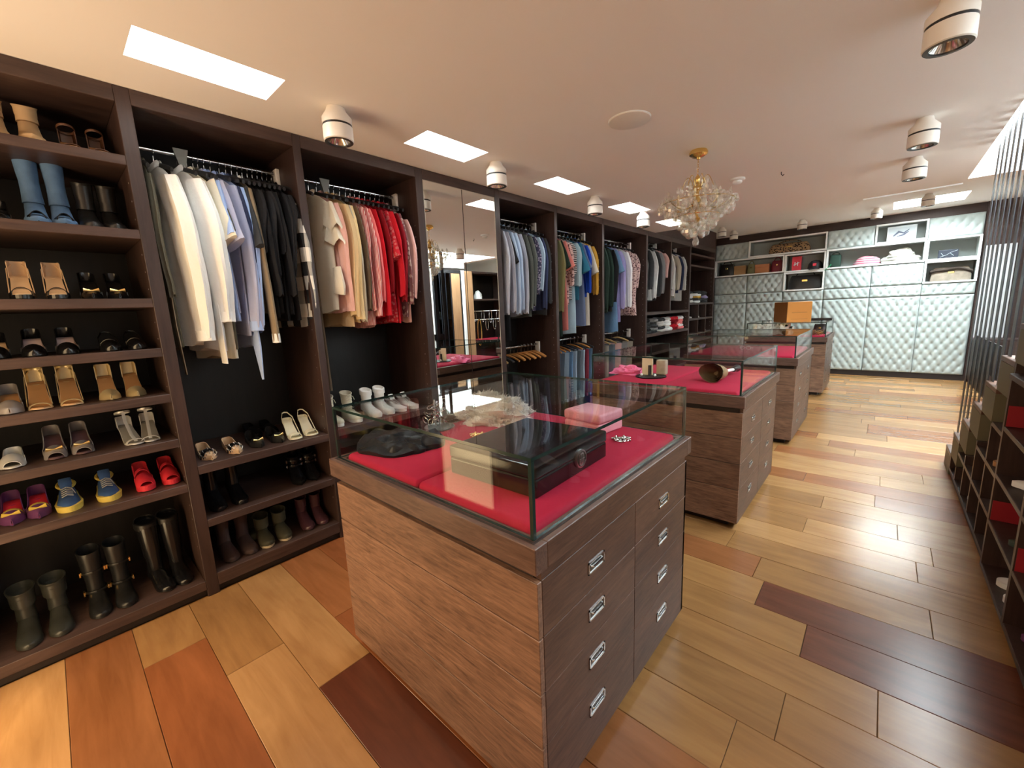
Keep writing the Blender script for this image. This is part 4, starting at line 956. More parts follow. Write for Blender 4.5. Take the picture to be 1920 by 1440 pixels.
    for q in straps:
        if q[0] == 'band':
            arch([q[1], q[1]+q[2]/2, q[1]+q[2]], lambda t: q[3]).build('strap', q[4] if len(q) > 4 else m_up, t_, smooth=True)
        elif q[0] == 'ankle':
            z0 = zs(.05); m = MB(); hz = q[1]
            P = [(.07*L+.030+.036*cos(a), .031*sin(a), z0+hz+.010*cos(a)) for a in [2*PI*k/18 for k in range(19)]]
            m.tube(P, .0022, 6, ry=.006, cap=False); m.build('ankle_strap', m_up, t_, smooth=True)
        elif q[0] == 'sling':
            z0 = zs(.05); m = MB(); m.tube([(q[1]*L, W_(q[1]), zs(q[1])+.012), (.2*L, .033, z0+.03), (.02*L, .016, z0+.055), (0, 0, z0+.058), (.02*L, -.016, z0+.055), (.2*L, -.033, z0+.03), (q[1]*L, -W_(q[1]), zs(q[1])+.012)], .002, 6, ry=.005); m.build('sling_strap', m_up, t_, smooth=True)
        elif q[0] == 'tbar':
            m = MB(); m.tube([(.86*L, 0, zs(.86)+.012), (.6*L, 0, zs(.6)+.030), (.3*L, 0, zs(.3)+.05), (.12*L+.036, 0, zs(.1)+q[1])], .0022, 6, ry=.008, up=(0, 1, 0)); m.build('t_strap', m_up, t_, smooth=True)
        elif q[0] == 'back':
            m = MB(); R = []
            for t, s in [(.20, 1), (.10, 1), (.03, 1), (0, 0), (.03, -1), (.10, -1), (.20, -1)]:
                w = W_(t)+.001; z = zs(t); R.append([(t*L, s*w, z-.003), (t*L, s*w, z+q[1]), (t*L+.003*(s == 0), s*max(0, w-.003), z+q[1]), (t*L+.003*(s == 0), s*max(0, w-.003), z-.002)])
            m.rings(R); m.build('heel_cup', m_up, t_, smooth=True)
    if kind in ('boot', 'sneaker'):
        top = lambda t: lf(.085, .075, t/.3) if t < .3 else (lf(.075, .046, (t-.3)/.35) if t < .65 else .046*(1-sst(.68, 1.04, t)*.55))
        hs = .055 if kind == 'sneaker' else top(.1)
        m = MB(); R = []; n = 14
        for t in TS:
            w, z = W_(t)*1.10+.001, zs(t)-.002; h = top(t)*(.92 if kind == 'sneaker' else 1)
            row = []
            for k in range(n+1):
                a = PI*k/n; row.append((t*L, w*cos(a)*(1 if sin(a) < .6 else .96), z+h*sin(a)**.62))
            R.append(row+[(t*L, -w*.9, z), (t*L, w*.9, z)])
        m.rings(R); up_ = m.build('upper', m_up, t_, smooth=True)
        if kind == 'sneaker':
            m = MB(); R = []
            for t in TS: R.append([(t*L+(t-.5)*.008, W_(t)*1.18+.002, .028+.006*(t < .15)), (t*L+(t-.5)*.008, -W_(t)*1.18-.002, .028+.006*(t < .15)), (t*L+(t-.5)*.008, -W_(t)*1.15, 0), (t*L+(t-.5)*.008, W_(t)*1.15, 0)])
            m.rings(R); m.build('outsole', m_in, t_)
            m = MB(); m.tube([(.36*L, 0, .080), (.28*L, 0, .105), (.22*L, 0, .122)], [.006, .006, .004], 8, ry=[.02, .024, .022], up=(0, 1, 0)); m.build('tongue', m_up, t_, smooth=True)
            m = MB(); m.tube([(.10*L+.034*cos(a), .031*sin(a), .082+.012*cos(a+PI)) for a in [2*PI*k/16 for k in range(17)]], .007, 6, cap=False); m.build('ankle_collar', m_in, t_, smooth=True)
    if shaft:
        m = MB(); R = []; zb = zs(.1)+.035; n = 20
        cx = .045+.06*L
        prof = [(0, .040, .036), (.05, .040, .033), (.10, shaft_r*.88, shaft_r*.78)]+[(.10+(shaft-.10)*q, shaft_r*lf(.90, flare, q), shaft_r*lf(.80, flare*.9, q)) for q in ((.25, .5, .75, 1) if shaft > .14 else (1,))]
        prof = [p for p in prof if p[0] <= shaft+1e-6]
        for k, (dz, rx, ry) in enumerate(prof):
            wob = .0025*sin(9*k) if shaft > .15 else 0
            R.append([(cx+lean*(dz/max(shaft, .01))**1.5+wob+rx*cos(2*PI*j/n), ry*sin(2*PI*j/n), zb+dz+(.012*cos(2*PI*j/n)*-1 if k == len(prof)-1 else 0)) for j in range(n)])
        top_ = R[-1]; c = sum((Vector(p) for p in top_), Vector())/n
        R.append([tuple(c+(Vector(p)-c)*.90) for p in top_]); R.append([tuple(c+(Vector(p)-c)*.86-Vector((0, 0, min(.08, shaft*.6)))) for p in top_])
        m.rings(R); m.build('shaft', m_up, t_, smooth=True)
        if cuffm:
            m = MB(); m.rings([[tuple(c+(Vector(p)-c)*s_+Vector((0, 0, dz_))) for p in top_] for s_, dz_ in ((1.04, -.035), (1.05, 0), (.92, .004), (.90, -.02))]); m.build('cuff', cuffm, t_, smooth=True)
    if bow:
        m = MB(); xx, zz = .80*L, zs(.8)+vh(.8)+.001
        m.tube([(xx, -.028, zz+.004), (xx, -.004, zz), (xx, .004, zz), (xx, .028, zz+.004)], [.004, .002, .002, .004], 8, ry=[.010, .004, .004, .010], up=(0, 0, 1)); m.build('bow', bow, t_, smooth=True)
    if laces:
        m = MB(); hi = shaft if shaft else .03
        for k in range(6 if shaft else 5):
            q = k/5; 
            if shaft: x0, z0 = lf(.52*L, .045+.06*L+.047, min(1, q*1.6)), lf(zs(.5)+.056, zs(.1)+.035+shaft*.86, q)
            else: x0, z0 = lf(.62*L, .34*L, q), lf(.058, .088, q)
            m.tube([(x0, -.020, z0-.004), (x0+.005, 0, z0+.006), (x0, .020, z0-.004)], .0026, 6)
        m.tube([(x0+.004, .004, z0+.004), (x0+.022, .020, z0-.004), (x0+.024, .028, z0-.03)], .002, 5); m.build('laces', laces, t_)
    if buckles:
        for k in range(buckles[0]):
            zz = zs(.1)+.045+buckles[2]*k
            m = MB(); P = [(.045+.06*L+.049*cos(a), .043*sin(a), zz+.004*cos(a)) for a in [2*PI*j/18 for j in range(19)]]; m.tube(P, .002, 6, ry=.007, cap=False); st = m.build('buckle_strap', m_up, t_, smooth=True)
            for sgn in (1, -1):
                m = MB(); y0 = sgn*.046
                for q in ((-.012, -.008, -.011, .011), (.008, .012, -.011, .011), (-.012, .012, -.011, -.007), (-.012, .012, .007, .011)): m.box(.062+.06*L+q[0], .062+.06*L+q[1], y0-.003, y0+.003, zz+q[2], zz+q[3])
                m.build('buckle', buckles[1], st)
    if studs:
        m = MB()
        for t in (.64, .69, .74, .79, .84):
            for a in (.35, .9, 1.57, 2.24, 2.79):
                w = W_(t)+.002; m.ell((t*L, w*cos(a), zs(t)-.004+(vh(t)+.006)*sin(a)**.8), (.0048, .0048, .0048), 7, 5)
        s_ = m.build('studs', studs, t_); s_['kind'] = 'stuff'
    return t_
def pair(x, y, z, desc, where, dy=.095, yaw=(0, 0), y2=None, **kw):
    kw.setdefault('L', .25); L = kw['L']
    g = kw.pop('group', 'shoes '+where)
    a = shoe((x-L, y, z), yaw[0], 'left one of the '+desc+', '+where, g, **kw)
    if y2 is not None and y2 < -90: return a
    b = copy_tree(a, (x-L, y2 if y2 is not None else y+dy, z), 'right one of the '+desc+', '+where, yaw[1])
    return a
P_ = lambda n, c, r=.4, **k: plain('shoe_'+n, c, r, **k)
sBLK = P_('black_patent', (.006, .006, .007, 1), .2); sMAT = P_('black_matt', (.009, .009, .009, 1), .36, bump=.1); sNUDE = P_('nude_leather', (.62, .42, .25, 1), .5); sGOLD = P_('gold_leather', (.62, .50, .28, 1), .3, metal=.55)
sTAN = P_('tan_leather', (.42, .21, .08, 1), .5); sTAUPE = P_('taupe_suede', (.40, .26, .13, 1), .8); sBRN = P_('brown_leather', (.11, .045, .02, 1), .45); sDEN = P_('blue_denim', (.075, .15, .27, 1), .8, bump=.2, var=.5); sGRY = P_('grey_insole', (.30, .29, .26, 1), .6)
sSIL = P_('silver_leather', (.66, .66, .64, 1), .35, metal=.3); sMAR = P_('maroon_grey', (.10, .05, .055, 1), .4); sGREY = P_('grey_leather', (.22, .20, .20, 1), .4); sRED = P_('red_suede', (.60, .02, .035, 1), .6); sPUR = P_('purple_suede', (.11, .025, .10, 1), .7)
sYEL = P_('yellow_suede', (.55, .38, .05, 1), .7); sMUL = P_('blue_trainer', (.04, .09, .22, 1), .5, var=.5); sBOOTG = P_('grey_green_leather', (.026, .027, .022, 1), .34, bump=.1); sCRM = P_('cream_leather', (.78, .74, .55, 1), .4); sWHT = P_('white_leather', (.80, .80, .77, 1), .4)
sSUED = P_('dark_brown_suede', (.05, .028, .026, 1), .8); sSHR = P_('olive_brown_suede', (.045, .042, .022, 1), .85, bump=.3); sSOLE = P_('pale_rubber', (.50, .42, .28, 1), .7); sDSOLE = P_('dark_rubber', (.02, .018, .016, 1), .6); sPURB = P_('aubergine_leather', (.075, .030, .040, 1), .25)
sBEI = P_('beige_lace_boot', (.62, .58, .46, 1), .6)
XF = -.075
W1 = 'top shoe shelf'
pair(-.03, -.005, S1[0], 'taupe ankle booties with a black toe slit', W1, .105, kind='boot', heel=.085, hk='wedge', shaft=.07, shaft_r=.042, m_up=sTAUPE, m_in=sTAUPE, m_sole=sTAUPE, straps=[('band', .80, .025, .036, sBLK)])
pair(-.04, .222, S1[0], 'brown strappy sandals', W1, .098, kind='sandal', heel=.075, m_up=sBRN, m_in=sTAN, m_sole=sBRN, straps=[('band', .76, .09, .026), ('band', .62, .05, .034), ('ankle', .06), ('back', .06)])
W2 = 'second shoe shelf'
pair(-.045, .062, S1[1], 'denim ankle boots with black peep toes', W2, .083, kind='boot', heel=.075, shaft=.20, shaft_r=.042, m_up=sDEN, m_in=sBLK, m_sole=sBLK, flare=1.05, straps=[('band', .80, .14, .046, sBLK)])
shoe((-.30, -.055, S1[1]), 0, 'black peep-toe shoe at the left edge of the second shoe shelf', 'shoes '+W2, kind='peep', heel=.07, m_up=sBLK, m_in=sMAT, m_sole=sBLK)
pair(-.05, .236, S1[1], 'black ankle boots', W2, .083, kind='boot', heel=.07, shaft=.13, shaft_r=.042, m_up=sMAT, m_in=sBLK, m_sole=sGRY)
W3 = 'third shoe shelf'
pair(-.04, -.038, S1[2], 'nude sandals with black toe bands', W3, .108, kind='sandal', heel=.10, m_up=sNUDE, m_in=sNUDE, m_sole=sBLK, plat=.012, straps=[('band', .74, .17, .034, sBLK), ('back', .07), ('sling', .6)])
pair(-.05, .184, S1[2], 'black patent pumps with gilt toe bars', W3, .094, kind='pump', heel=.09, toe='point', m_up=sBLK, m_in=sMAT, m_sole=sBLK, bow=M_GOLD)
W4 = 'fourth shoe shelf'
shoe((-.31, -.155, S1[3]), 0, 'black pump with pale lining at the left edge of the fourth shoe shelf', 'shoes '+W4, kind='pump', heel=.06, m_up=sBLK, m_in=sNUDE, m_sole=sBLK)
pair(-.06, -.045, S1[3], 'black pumps with pale insoles', W4, .108, kind='pump', heel=.07, m_up=sBLK, m_in=P_('pink_insole', (.55, .42, .42, 1), .5), m_sole=sBLK)
pair(-.05, .212, S1[3], 'black slingbacks with grey straps', W4, .098, kind='pump', heel=.03, hk='block', m_up=sBLK, m_in=sGRY, m_sole=sBLK, straps=[('sling', .62), ('band', .50, .10, .048, sGRY)], cut=.60, counter=False)
W5 = 'fifth shoe shelf'
shoe((-.29, -.155, S1[4]), 0, 'silver grey pump at the left edge of the fifth shoe shelf', 'shoes '+W5, kind='pump', heel=.06, m_up=sGREY, m_in=sTAN, m_sole=sGREY)
pair(-.055, -.066, S1[4], 'nude gold sandals with thin ankle straps', W5, .102, kind='sandal', heel=.105, m_up=sGOLD, m_in=sTAN, m_sole=sNUDE, straps=[('band', .80, .06, .024), ('ankle', .075), ('back', .075), ('sling', .78)])
pair(-.06, .172, S1[4], 'gold pointed pumps with open sides', W5, .10, kind='pump', heel=.10, toe='point', m_up=sGOLD, m_in=sTAN, m_sole=sGOLD, cut=.70, counter=False, straps=[('back', .065)])
W6 = 'sixth shoe shelf'
shoe((-.32, -.19, S1[5]), 0, 'silver peep-toe flat at the left edge of the sixth shoe shelf', 'shoes '+W6, kind='peep', heel=.0, m_up=sSIL, m_in=sGRY, m_sole=sSIL)
pair(-.085, -.056, S1[5], 'maroon and grey pumps with gilt toe bows', W6, .093, kind='peep', heel=.075, m_up=sGREY, m_in=sMAR, m_sole=sMAR, bow=M_GOLD)
pair(-.055, .205, S1[5], 'silver T-strap sandals', W6, .105, kind='sandal', heel=.07, m_up=sSIL, m_in=sGRY, m_sole=sSIL, yaw=(.12, -.1), straps=[('band', .78, .06, .022), ('tbar', .075), ('ankle', .075), ('back', .05)])
W7 = 'seventh shoe shelf'
pair(-.075, -.232, S1[6], 'purple and yellow patchwork pumps', W7, .082, kind='pump', heel=.05, toe='point', hk='block', m_up=sPUR, m_in=sRED, m_sole=sPUR, bow=sYEL, straps=[('band', .60, .07, .050, sYEL)])
pair(-.065, -.050, S1[6], 'blue and yellow trainers with grey laces', W7, .142, kind='sneaker', m_up=sMUL, m_in=P_('yellow_foam', (.55, .42, .08, 1), .6), m_sole=sDSOLE, laces=sGRY)
pair(-.06, .235, S1[6], 'red buckled clog sandals', W7, .108, kind='peep', heel=.035, hk='wedge', plat=.02, m_up=sRED, m_in=sRED, m_sole=sRED, cut=.55, straps=[('band', .40, .08, .058), ('back', .05)])
W8 = 'lowest shoe shelf'
pair(-.045, -.275, .10, 'grey green ankle boots with wide tops', W8, .105, kind='boot', heel=.03, hk='block', shaft=.16, shaft_r=.047, m_up=sBOOTG, m_in=sBOOTG, m_sole=sDSOLE, flare=1.18, L=.26)
pair(-.06, -.03, .10, 'black buckled biker boots', W8, .10, kind='boot', heel=.03, hk='block', shaft=.24, shaft_r=.047, m_up=sMAT, m_in=sBLK, m_sole=sDSOLE, buckles=(2, M_GOLD, .11), L=.26)
pair(-.05, .205, .10, 'tall black boots with olive lining', W8, .10, kind='boot', heel=.03, hk='block', shaft=.30, shaft_r=.050, m_up=sBLK, m_in=sBLK, m_sole=sDSOLE, cuffm=sMAT, lean=-.02, yaw=(.15, .05))
V1 = 'shelf below the blue shirts'
pair(-.035, .528, .777, 'nude pointed flats with black studded tops', V1, .135, kind='flat', heel=.006, toe='point', m_up=sNUDE, m_in=sBLK, m_sole=sNUDE, straps=[('band', .60, .20, .050, sBLK)], studs=M_CHROME, L=.26)
pair(-.05, .79, .777, 'black pointed flats with gilt bows', V1, .120, kind='flat', heel=.006, toe='point', m_up=sMAT, m_in=sBLK, m_sole=sBLK, bow=M_GOLD, straps=[('sling', .6)])
pair(-.33, .86, .777, 'black loafers at the back', V1, .105, kind='flat', heel=.01, m_up=sBLK, m_in=sBLK, m_sole=sBLK, cut=.45)
pair(-.04, 1.025, .777, 'cream slingback sandals', V1, .105, kind='sandal', heel=.085, toe='square', m_up=sCRM, m_in=sCRM, m_sole=sCRM, straps=[('band', .70, .20, .034), ('sling', .68), ('back', .02)], yaw=(-.1, -.1))
V2 = 'middle shelf below the blue shirts'
pair(-.06, .535, .454, 'tall shiny black boots', V2, .115, kind='boot', heel=.05, hk='block', shaft=.20, shaft_r=.042, m_up=sBLK, m_in=sBLK, m_sole=sBLK)
pair(-.05, 1.03, .454, 'black ankle boots with silver buckles', V2, .098, kind='boot', heel=.05, hk='block', shaft=.085, shaft_r=.044, toe='point', m_up=sBLK, m_in=sBLK, m_sole=sBLK, buckles=(2, M_CHROME, .034), yaw=(-.15, -.15))
V3 = 'lowest shelf below the blue shirts'
pair(-.045, .55, .12, 'brown suede boots', V3, .105, kind='boot', heel=.02, hk='block', shaft=.20, shaft_r=.045, m_up=sSUED, m_in=sSUED, m_sole=sDSOLE)
pair(-.035, .765, .12, 'olive suede boots with pale soles', V3, .108, kind='boot', plat=.012, shaft=.12, shaft_r=.048, m_up=sSHR, m_in=sSHR, m_sole=sSOLE, lean=.03, yaw=(-.08, -.08))
pair(-.05, 1.035, .12, 'aubergine leather ankle boots', V3, .10, kind='boot', heel=.04, hk='block', shaft=.11, shaft_r=.044, m_up=sPURB, m_in=sPURB, m_sole=sDSOLE, yaw=(-.1, -.1))
fs = thing('slouched_boot', 'limp olive boot shaft lying across the back of the floor shelf', 'boot', (-.36, .90, .12))
m = MB(); m.tube([(.02, -.17, .05), (0, -.16, .14), (-.01, -.08, .20), (0, .05, .20), (.01, .16, .17)], [.045, .05, .048, .05, .052], 12, ry=[.04, .035, .03, .03, .034]); m.build('shaft', sSHR, fs, smooth=True)
m = MB(); m.box(-.03, .16, -.215, -.135, 0, .055, .02); m.build('foot', sSHR, fs, smooth=True)
V4 = 'shelf left of the mirror'
pair(-.04, 1.305, .79, 'beige lace-up boots', V4, .145, kind='boot', plat=.018, shaft=.15, shaft_r=.044, m_up=sBEI, m_in=sBEI, m_sole=sWHT, laces=sCRM)
pair(-.045, 1.615, .79, 'white ankle boots with pull tabs', V4, .115, kind='boot', heel=.03, hk='block', plat=.01, shaft=.12, shaft_r=.044, m_up=sWHT, m_in=sWHT, m_sole=sWHT, cuffm=sWHT)
pair(-.06, 1.845, .79, 'white laced trainers', V4, .115, kind='sneaker', m_up=sWHT, m_in=sWHT, m_sole=sGRY, laces=sGRY)
for k, (y, z, mt, l) in enumerate([(8.5, 1.268, sWHT, 'white shoes at the left of the far corner rack'), (8.95, 1.268, sWHT, 'white shoes in the middle of the far corner rack'), (9.4, .97, sSIL, 'silver shoes at the right of the far corner rack'), (8.62, .83, sNUDE, 'nude shoes low in the far corner rack')]):
    pair(-.06, y, z, l.split(' at')[0].split(' in')[0].split(' low')[0], l[l.index('shoes')+6:], .1, kind='pump', heel=.05, m_up=mt, m_in=mt, m_sole=mt)

# ---------------------------------------------------------------- things in the glass cases
ZPAD = .9632
cl = thing('folded_blouse', 'crumpled black satin blouse at the front left of the nearest case', 'garment', (1.16, 1.0, ZPAD), .5)
rs = random.Random(9)
for k, (ox, oy, w, d, h, rz) in enumerate([(0, 0, .20, .15, .028, 0), (-.06, .03, .14, .13, .045, .5), (.10, .06, .12, .10, .040, -.5), (.06, -.06, .10, .07, .036, .2)]):
    m = MB(); R = []
    for q, s in ((0, 1), (.5, 1.02), (1, .82), (1.0, .3)):
        R.append([(ox+(w*s*cos(a)*cos(rz)-d*s*sin(a)*sin(rz))*(1+.10*sin(3*a+k)), oy+(w*s*cos(a)*sin(rz)+d*s*sin(a)*cos(rz))*(1+.08*cos(5*a+k)), h*q+(.010*sin(6*a+k*2)*q)) for a in [2*PI*j/30 for j in range(30)]])
    m.rings(R); m.build('fold', cloth('black_satin', (.016, .016, .018, 1), rough=.35), cl, smooth=True)
bb = thing('jewellery_box', 'large black lacquer box with a round silver medallion in the nearest case', 'box', (1.81, 1.175, ZPAD), .03)
lac = plain('black_lacquer', (.010, .007, .008, 1), .12)
MB().box(-.20, .20, -.235, .235, 0, .062, .006).build('body', lac, bb); MB().box(-.201, .201, -.236, .236, .0635, .108, .006).build('lid', lac, bb)
md = MB().tube([(.200, .03, .056), (.208, .03, .056)], .034, 24, xf=None).build('medallion', M_STEEL, bb, smooth=True)
m = MB(); m.tube([(.209, .03+.026*cos(a), .056+.026*sin(a)) for a in [2*PI*k/20 for k in range(21)]], .0025, 5, cap=False)
for k in range(4): m.tube([(.209, .03-.018+.012*k, .040), (.209, .03-.018+.012*k, .072)], .0018, 4)
m.tube([(.209, .012, .056), (.209, .048, .056)], .002, 4); m.build('relief', plain('dark_relief', (.05, .045, .04, 1), .4), md)
pb = thing('jewellery_box', 'pink leather jewellery box behind the black box', 'box', (1.755, 1.735, ZPAD), -.12)
pk = plain('pink_leather', (.83, .36, .44, 1), .45, bump=.05)
MB().box(-.108, .108, -.095, .095, 0, .052, .012).build('body', pk, pb, smooth=True); MB().box(-.110, .110, -.097, .097, .0535, .102, .014).build('lid', pk, pb, smooth=True)
fur = crumple('fur_stole', 'fluffy grey fur stole at the back of the nearest case', 'stole', (1.17, 1.60, ZPAD), .24, .16, .13, plain('grey_fur', (.66, .61, .53, 1), .95, bump=1.0, bscale=70, var=.55), 3, 7, 1.0, .2)
m = MB(); rf = random.Random(2); pv = fur.data.polygons
for k in range(2600):
    p = pv[rf.randrange(len(pv)-2)]; c = Vector(p.center); n_ = Vector(p.normal)
    if n_.z < -.3: continue
    c += Vector((rf.uniform(-.012, .012), rf.uniform(-.012, .012), rf.uniform(-.004, .004)))
    d_ = (n_+Vector((rf.uniform(-.9, .9), rf.uniform(-.9, .9), rf.uniform(-.5, .3)))).normalized(); s_ = d_.cross(Vector((rf.uniform(-1, 1), rf.uniform(-1, 1), .3))).normalized()*.0022
    e_ = c+d_*rf.uniform(.02, .045); e_.z = max(.003, e_.z-.006); c.z = max(.002, c.z)
    m.add([c-s_, c+s_, e_], [(0, 1, 2)])
hr = m.build('fur_strands', MATS['grey_fur'], fur, fixn=False); hr['kind'] = 'stuff'
nk = thing('jewellery_tray', 'dark tray of silver chains at the back left of the nearest case', 'jewellery', (1.09, 1.30, ZPAD))
m = MB(); m.lathe([(.065, 0), (.08, .010), (.075, .012), (.06, .005)], 20, cap=True); m.build('tray', M_POCKET, nk, smooth=True)
m = MB()
for k in range(26):
    a = rs.uniform(0, 6.28); r = rs.uniform(0, .065); zc = .022+rs.uniform(0, .13); ph = rs.uniform(0, 3)
    m.tube([(r*cos(a)-.02+.019*cos(b), r*sin(a)+.019*sin(b)*cos(ph), zc+.019*sin(b)*sin(ph)) for b in [2*PI*j/10 for j in range(11)]], .003, 5, cap=False)
m.build('rings', M_CHROME, nk)
m = MB(); m.tube([(-.03, 0, .01), (-.03, 0, .15)], .005, 6); m.build('stand', M_STEEL, nk)
def brooch(x, y, mat, label, s=.045, seed=0):
    m = MB(); r_ = random.Random(seed)
    for k in range(7):
        a = 2*PI*k/7; m.tube([(x+s*.55*cos(a)+s*.34*cos(b), y+s*.55*sin(a)+s*.34*sin(b), ZPAD+.006+.004*sin(b+k)) for b in [2*PI*j/10 for j in range(11)]], .003, 5, cap=False)
        m.ell((x+s*cos(a), y+s*sin(a), ZPAD+.006), (.006, .006, .006), 6, 4)
    m.ell((x, y, ZPAD+.008), (.010, .010, .008), 8, 5)
    tag(m.build('brooch', mat, smooth=True), label, 'brooch')
brooch(1.36, 1.32, M_GOLD, 'round gold brooch before the fur stole', .038, 1)
brooch(1.955, 1.64, M_CHROME, 'silver brooch beside the pink box', .04, 2)
pkc = crumple('headscarf', 'bright pink knotted scarf at the left of the second case', 'scarf', (1.13, 3.40, ZPAD), .15, .09, .07, plain('hot_pink_satin', (.85, .16, .34, 1), .45), 5, 4, 1.2)
js = thing('jewellery_stand', 'dark round stand with pale cards in the second case', 'stand', (1.37, 3.32, ZPAD))
m = MB(); m.lathe([(.12, 0), (.125, .008), (.11, .016)], 28); m.build('base', M_BLK, js, smooth=True)
MB().box(-.075, .015, -.006, .006, .0165, .17).build('card', plain('cream_card', (.80, .70, .48, 1), .7), js)
m = MB(); m.box(.03, .11, .03, .09, .0165, .14, .01); m.build('block', plain('mottled_horn', (.45, .38, .28, 1), .6, var=.6), js, smooth=True)
m = MB(); m.box(-.012, .008, -.03, -.012, .0165, .10); m.build('post', M_BLK, js)
for q in ((-.05, -.07), (.06, -.06)):
    m = MB(); m.ell((q[0], q[1], .026), (.011, .011, .011), 8, 6); m.build('pearl', M_WHITE, js, smooth=True)
ww = thing('leather_belt', 'rolled brown leather belt with a pale handle in the second case', 'belt', (1.86, 3.45, ZPAD), 0)
m = MB()
for k in range(4):                                                   # nested open rolls, mouths towards the camera
    R = []
    for yy, s_ in ((-.20+.012*k, 1), (-.10, .88), (0, .66), (.02, .60)):
        R.append([((.078-.014*k)*s_*1.1*cos(a)+.06*(yy+.2), yy+.02*sin(2*a), max(.002, .074*s_+(.072-.014*k)*s_*sin(a))) for a in [2*PI*j/24 for j in range(24)]])
    for yy, s_ in ((.02, .50), (-.10, .80), (-.196+.012*k, .93)):
        R.append([((.078-.014*k)*s_*1.1*cos(a)+.06*(yy+.2), yy+.02*sin(2*a), max(.003, .074*s_+(.072-.014*k)*s_*sin(a))) for a in [2*PI*j/24 for j in range(24)]])
    m.rings(R, cap0=False, cap1=False)
m.build('coil', plain('brown_strap_leather', (.30, .19, .09, 1), .6, var=.3), ww, smooth=True)
m = MB(); m.tube([(.0, -.06, .06), (.01, .10, .045)], [.034, .022], 12); m.build('wrap', MATS['brown_strap_leather'], ww, smooth=True)
m = MB(); m.tube([(.03, .02, .055), (.055, .20, .05)], .012, 10); m.build('handle', M_WHITE, ww, smooth=True)
m = MB(); m.tube([(.055, .20, .05), (.06, .30, .05), (.03, .37, .04)], [.02, .03, .01], 10); m.build('tip', M_BLK, ww, smooth=True)
# third and fourth cases
t3 = thing('eyeglasses', 'white glasses lying in the third case', 'glasses', (1.55, 5.7, ZPAD))
for s in (-1, 1):
    m = MB(); m.tube([(s*.035+.026*cos(a), 0, .028+.02*sin(a)) for a in [2*PI*j/14 for j in range(15)]], .003, 5, cap=False); m.build('rim', M_WHITE, t3)
    m = MB(); m.tube([(s*.06, 0, .03), (s*.062, .12, .012)], .003, 5); m.build('temple', M_WHITE, t3)
m = MB(); m.tube([(-.010, 0, .032), (.010, 0, .032)], .003, 5); m.build('bridge', M_WHITE, t3)
crumple('lace_cloth', 'crumpled white lace cloth in the farthest case', 'cloth', (1.26, 8.50, ZPAD), .20, .26, .18, plain('white_lace', (.80, .79, .74, 1), .9, bump=.5, bscale=60), 8, 5, 1.3)
crumple('silk_scarf', 'white scarf with dark spots in the farthest case', 'scarf', (1.52, 8.55, ZPAD), .14, .22, .19, cloth('spotted_silk', (.78, .75, .66, 1), (.03, .05, .03, 1), 'floral', 9), 12, 5, 1.2)
carton(1.80, ZPAD, .34, .075, .42, plain('walnut_card', (.22, .10, .04, 1), .5), 'flat brown box on the pad of the farthest case', y=8.66, lid=False)
bag(2.02, ZPAD, .18, .17, .16, C_BLACK, 'black pouch at the right of the farthest case', y=8.62, name='pouch', handle=False)
bc = thing('bangle_pile', 'pile of silver and red bangles at the front right of the farthest case', 'bangles', (2.03, 8.38, ZPAD))
for k in range(6):
    m = MB(); a0 = rs.uniform(-.5, .5); m.tube([(.045*cos(b)+.02*(k % 3-1), .045*sin(b)+.02*(k % 2), .008+.011*k+.012*sin(b+a0)) for b in [2*PI*j/18 for j in range(19)]], .005, 6, cap=False); m.build('bangle', M_CHROME if k % 2 else M_GOLD, bc, smooth=True)
# on top of the farthest case
ob = thing('gift_box', 'orange box with shade painted on one side standing on the farthest glass case', 'box', (1.63, 8.50, 1.1775), .62)
MB().box(-.19, .19, -.21, .21, 0, .335, .004).build('body', C_ORANGE, ob)
m = MB(); m.box(-.1925, -.1902, -.208, .208, .002, .333); m.build('shadow_side', C_ORDK, ob)  # box's shaded face painted on as a darker sheet
m = MB(); m.box(-.12, .12, -.2118, -.2104, .158, .164); m.box(-.13, .13, -.2118, -.2104, .05, .054); m.build('print', C_ORDK, ob)
tr = thing('tray', 'flat black tray lying across the farthest glass case', 'tray', (1.93, 8.98, 1.1775))
MB().box(-.26, .22, -.13, .13, 0, .022, .006).build('base', M_BLK, tr)
m = MB()
for q in ((-.26, -.248, -.13, .13), (.208, .22, -.13, .13), (-.248, .208, -.13, -.118), (-.248, .208, .118, .13)): m.box(*q, .022, .034)
m.build('rim', M_BLK, tr)

# ---------------------------------------------------------------- stair, bar screen and cabinets on the right
M_STEP = plain('olive_stair_side', (.13, .12, .07, 1), .6)
M_TREAD = wood('stair_tread_wood', (.06, .03, .02, 1), (.14, .075, .05, 1), 'X', 40, .4)
RED_L = plain('red_lining', (.30, .005, .014, 1), .6)
st = thing('staircase', 'olive sided staircase rising behind black bars at the right edge', 'staircase', (3.8, 4.0, 0), world=True)
def step_top(k): return .20*(k+1)-.02
for k in range(11):
    ya = 5.34-.335*k; yb = ya-.335; z = step_top(k)
    MB().box(3.322, 4.25, yb+.0005, ya, max(0, z-.20), z-.03).build('step', M_STEP, st)
    MB().box(3.322, 4.26, yb, ya+.015, z-.0295, z, .003).build('tread', M_TREAD, st)
sc_ = thing('bar_screen', 'tall screen of black vertical bars rising from the stair to the skylight', 'screen', (3.345, 3.8, 0), world=True)
for k in range(19):
    y = 5.03-.176*k; kk = int((5.34-y)/.335); zb = step_top(kk)
    if kk > 10: break
    MB().box(3.343, 3.347, y-.036, y+.036, zb+.0005, H+.28).build('bar', M_BAR, sc_)
MB().box(3.368, 3.374, 4.02, 5.06, .98, 1.20).build('lower_panel', M_BLK, sc_)
MB().box(3.368, 3.374, 4.36, 5.06, .80, .98).build('lower_panel', M_BLK, sc_)
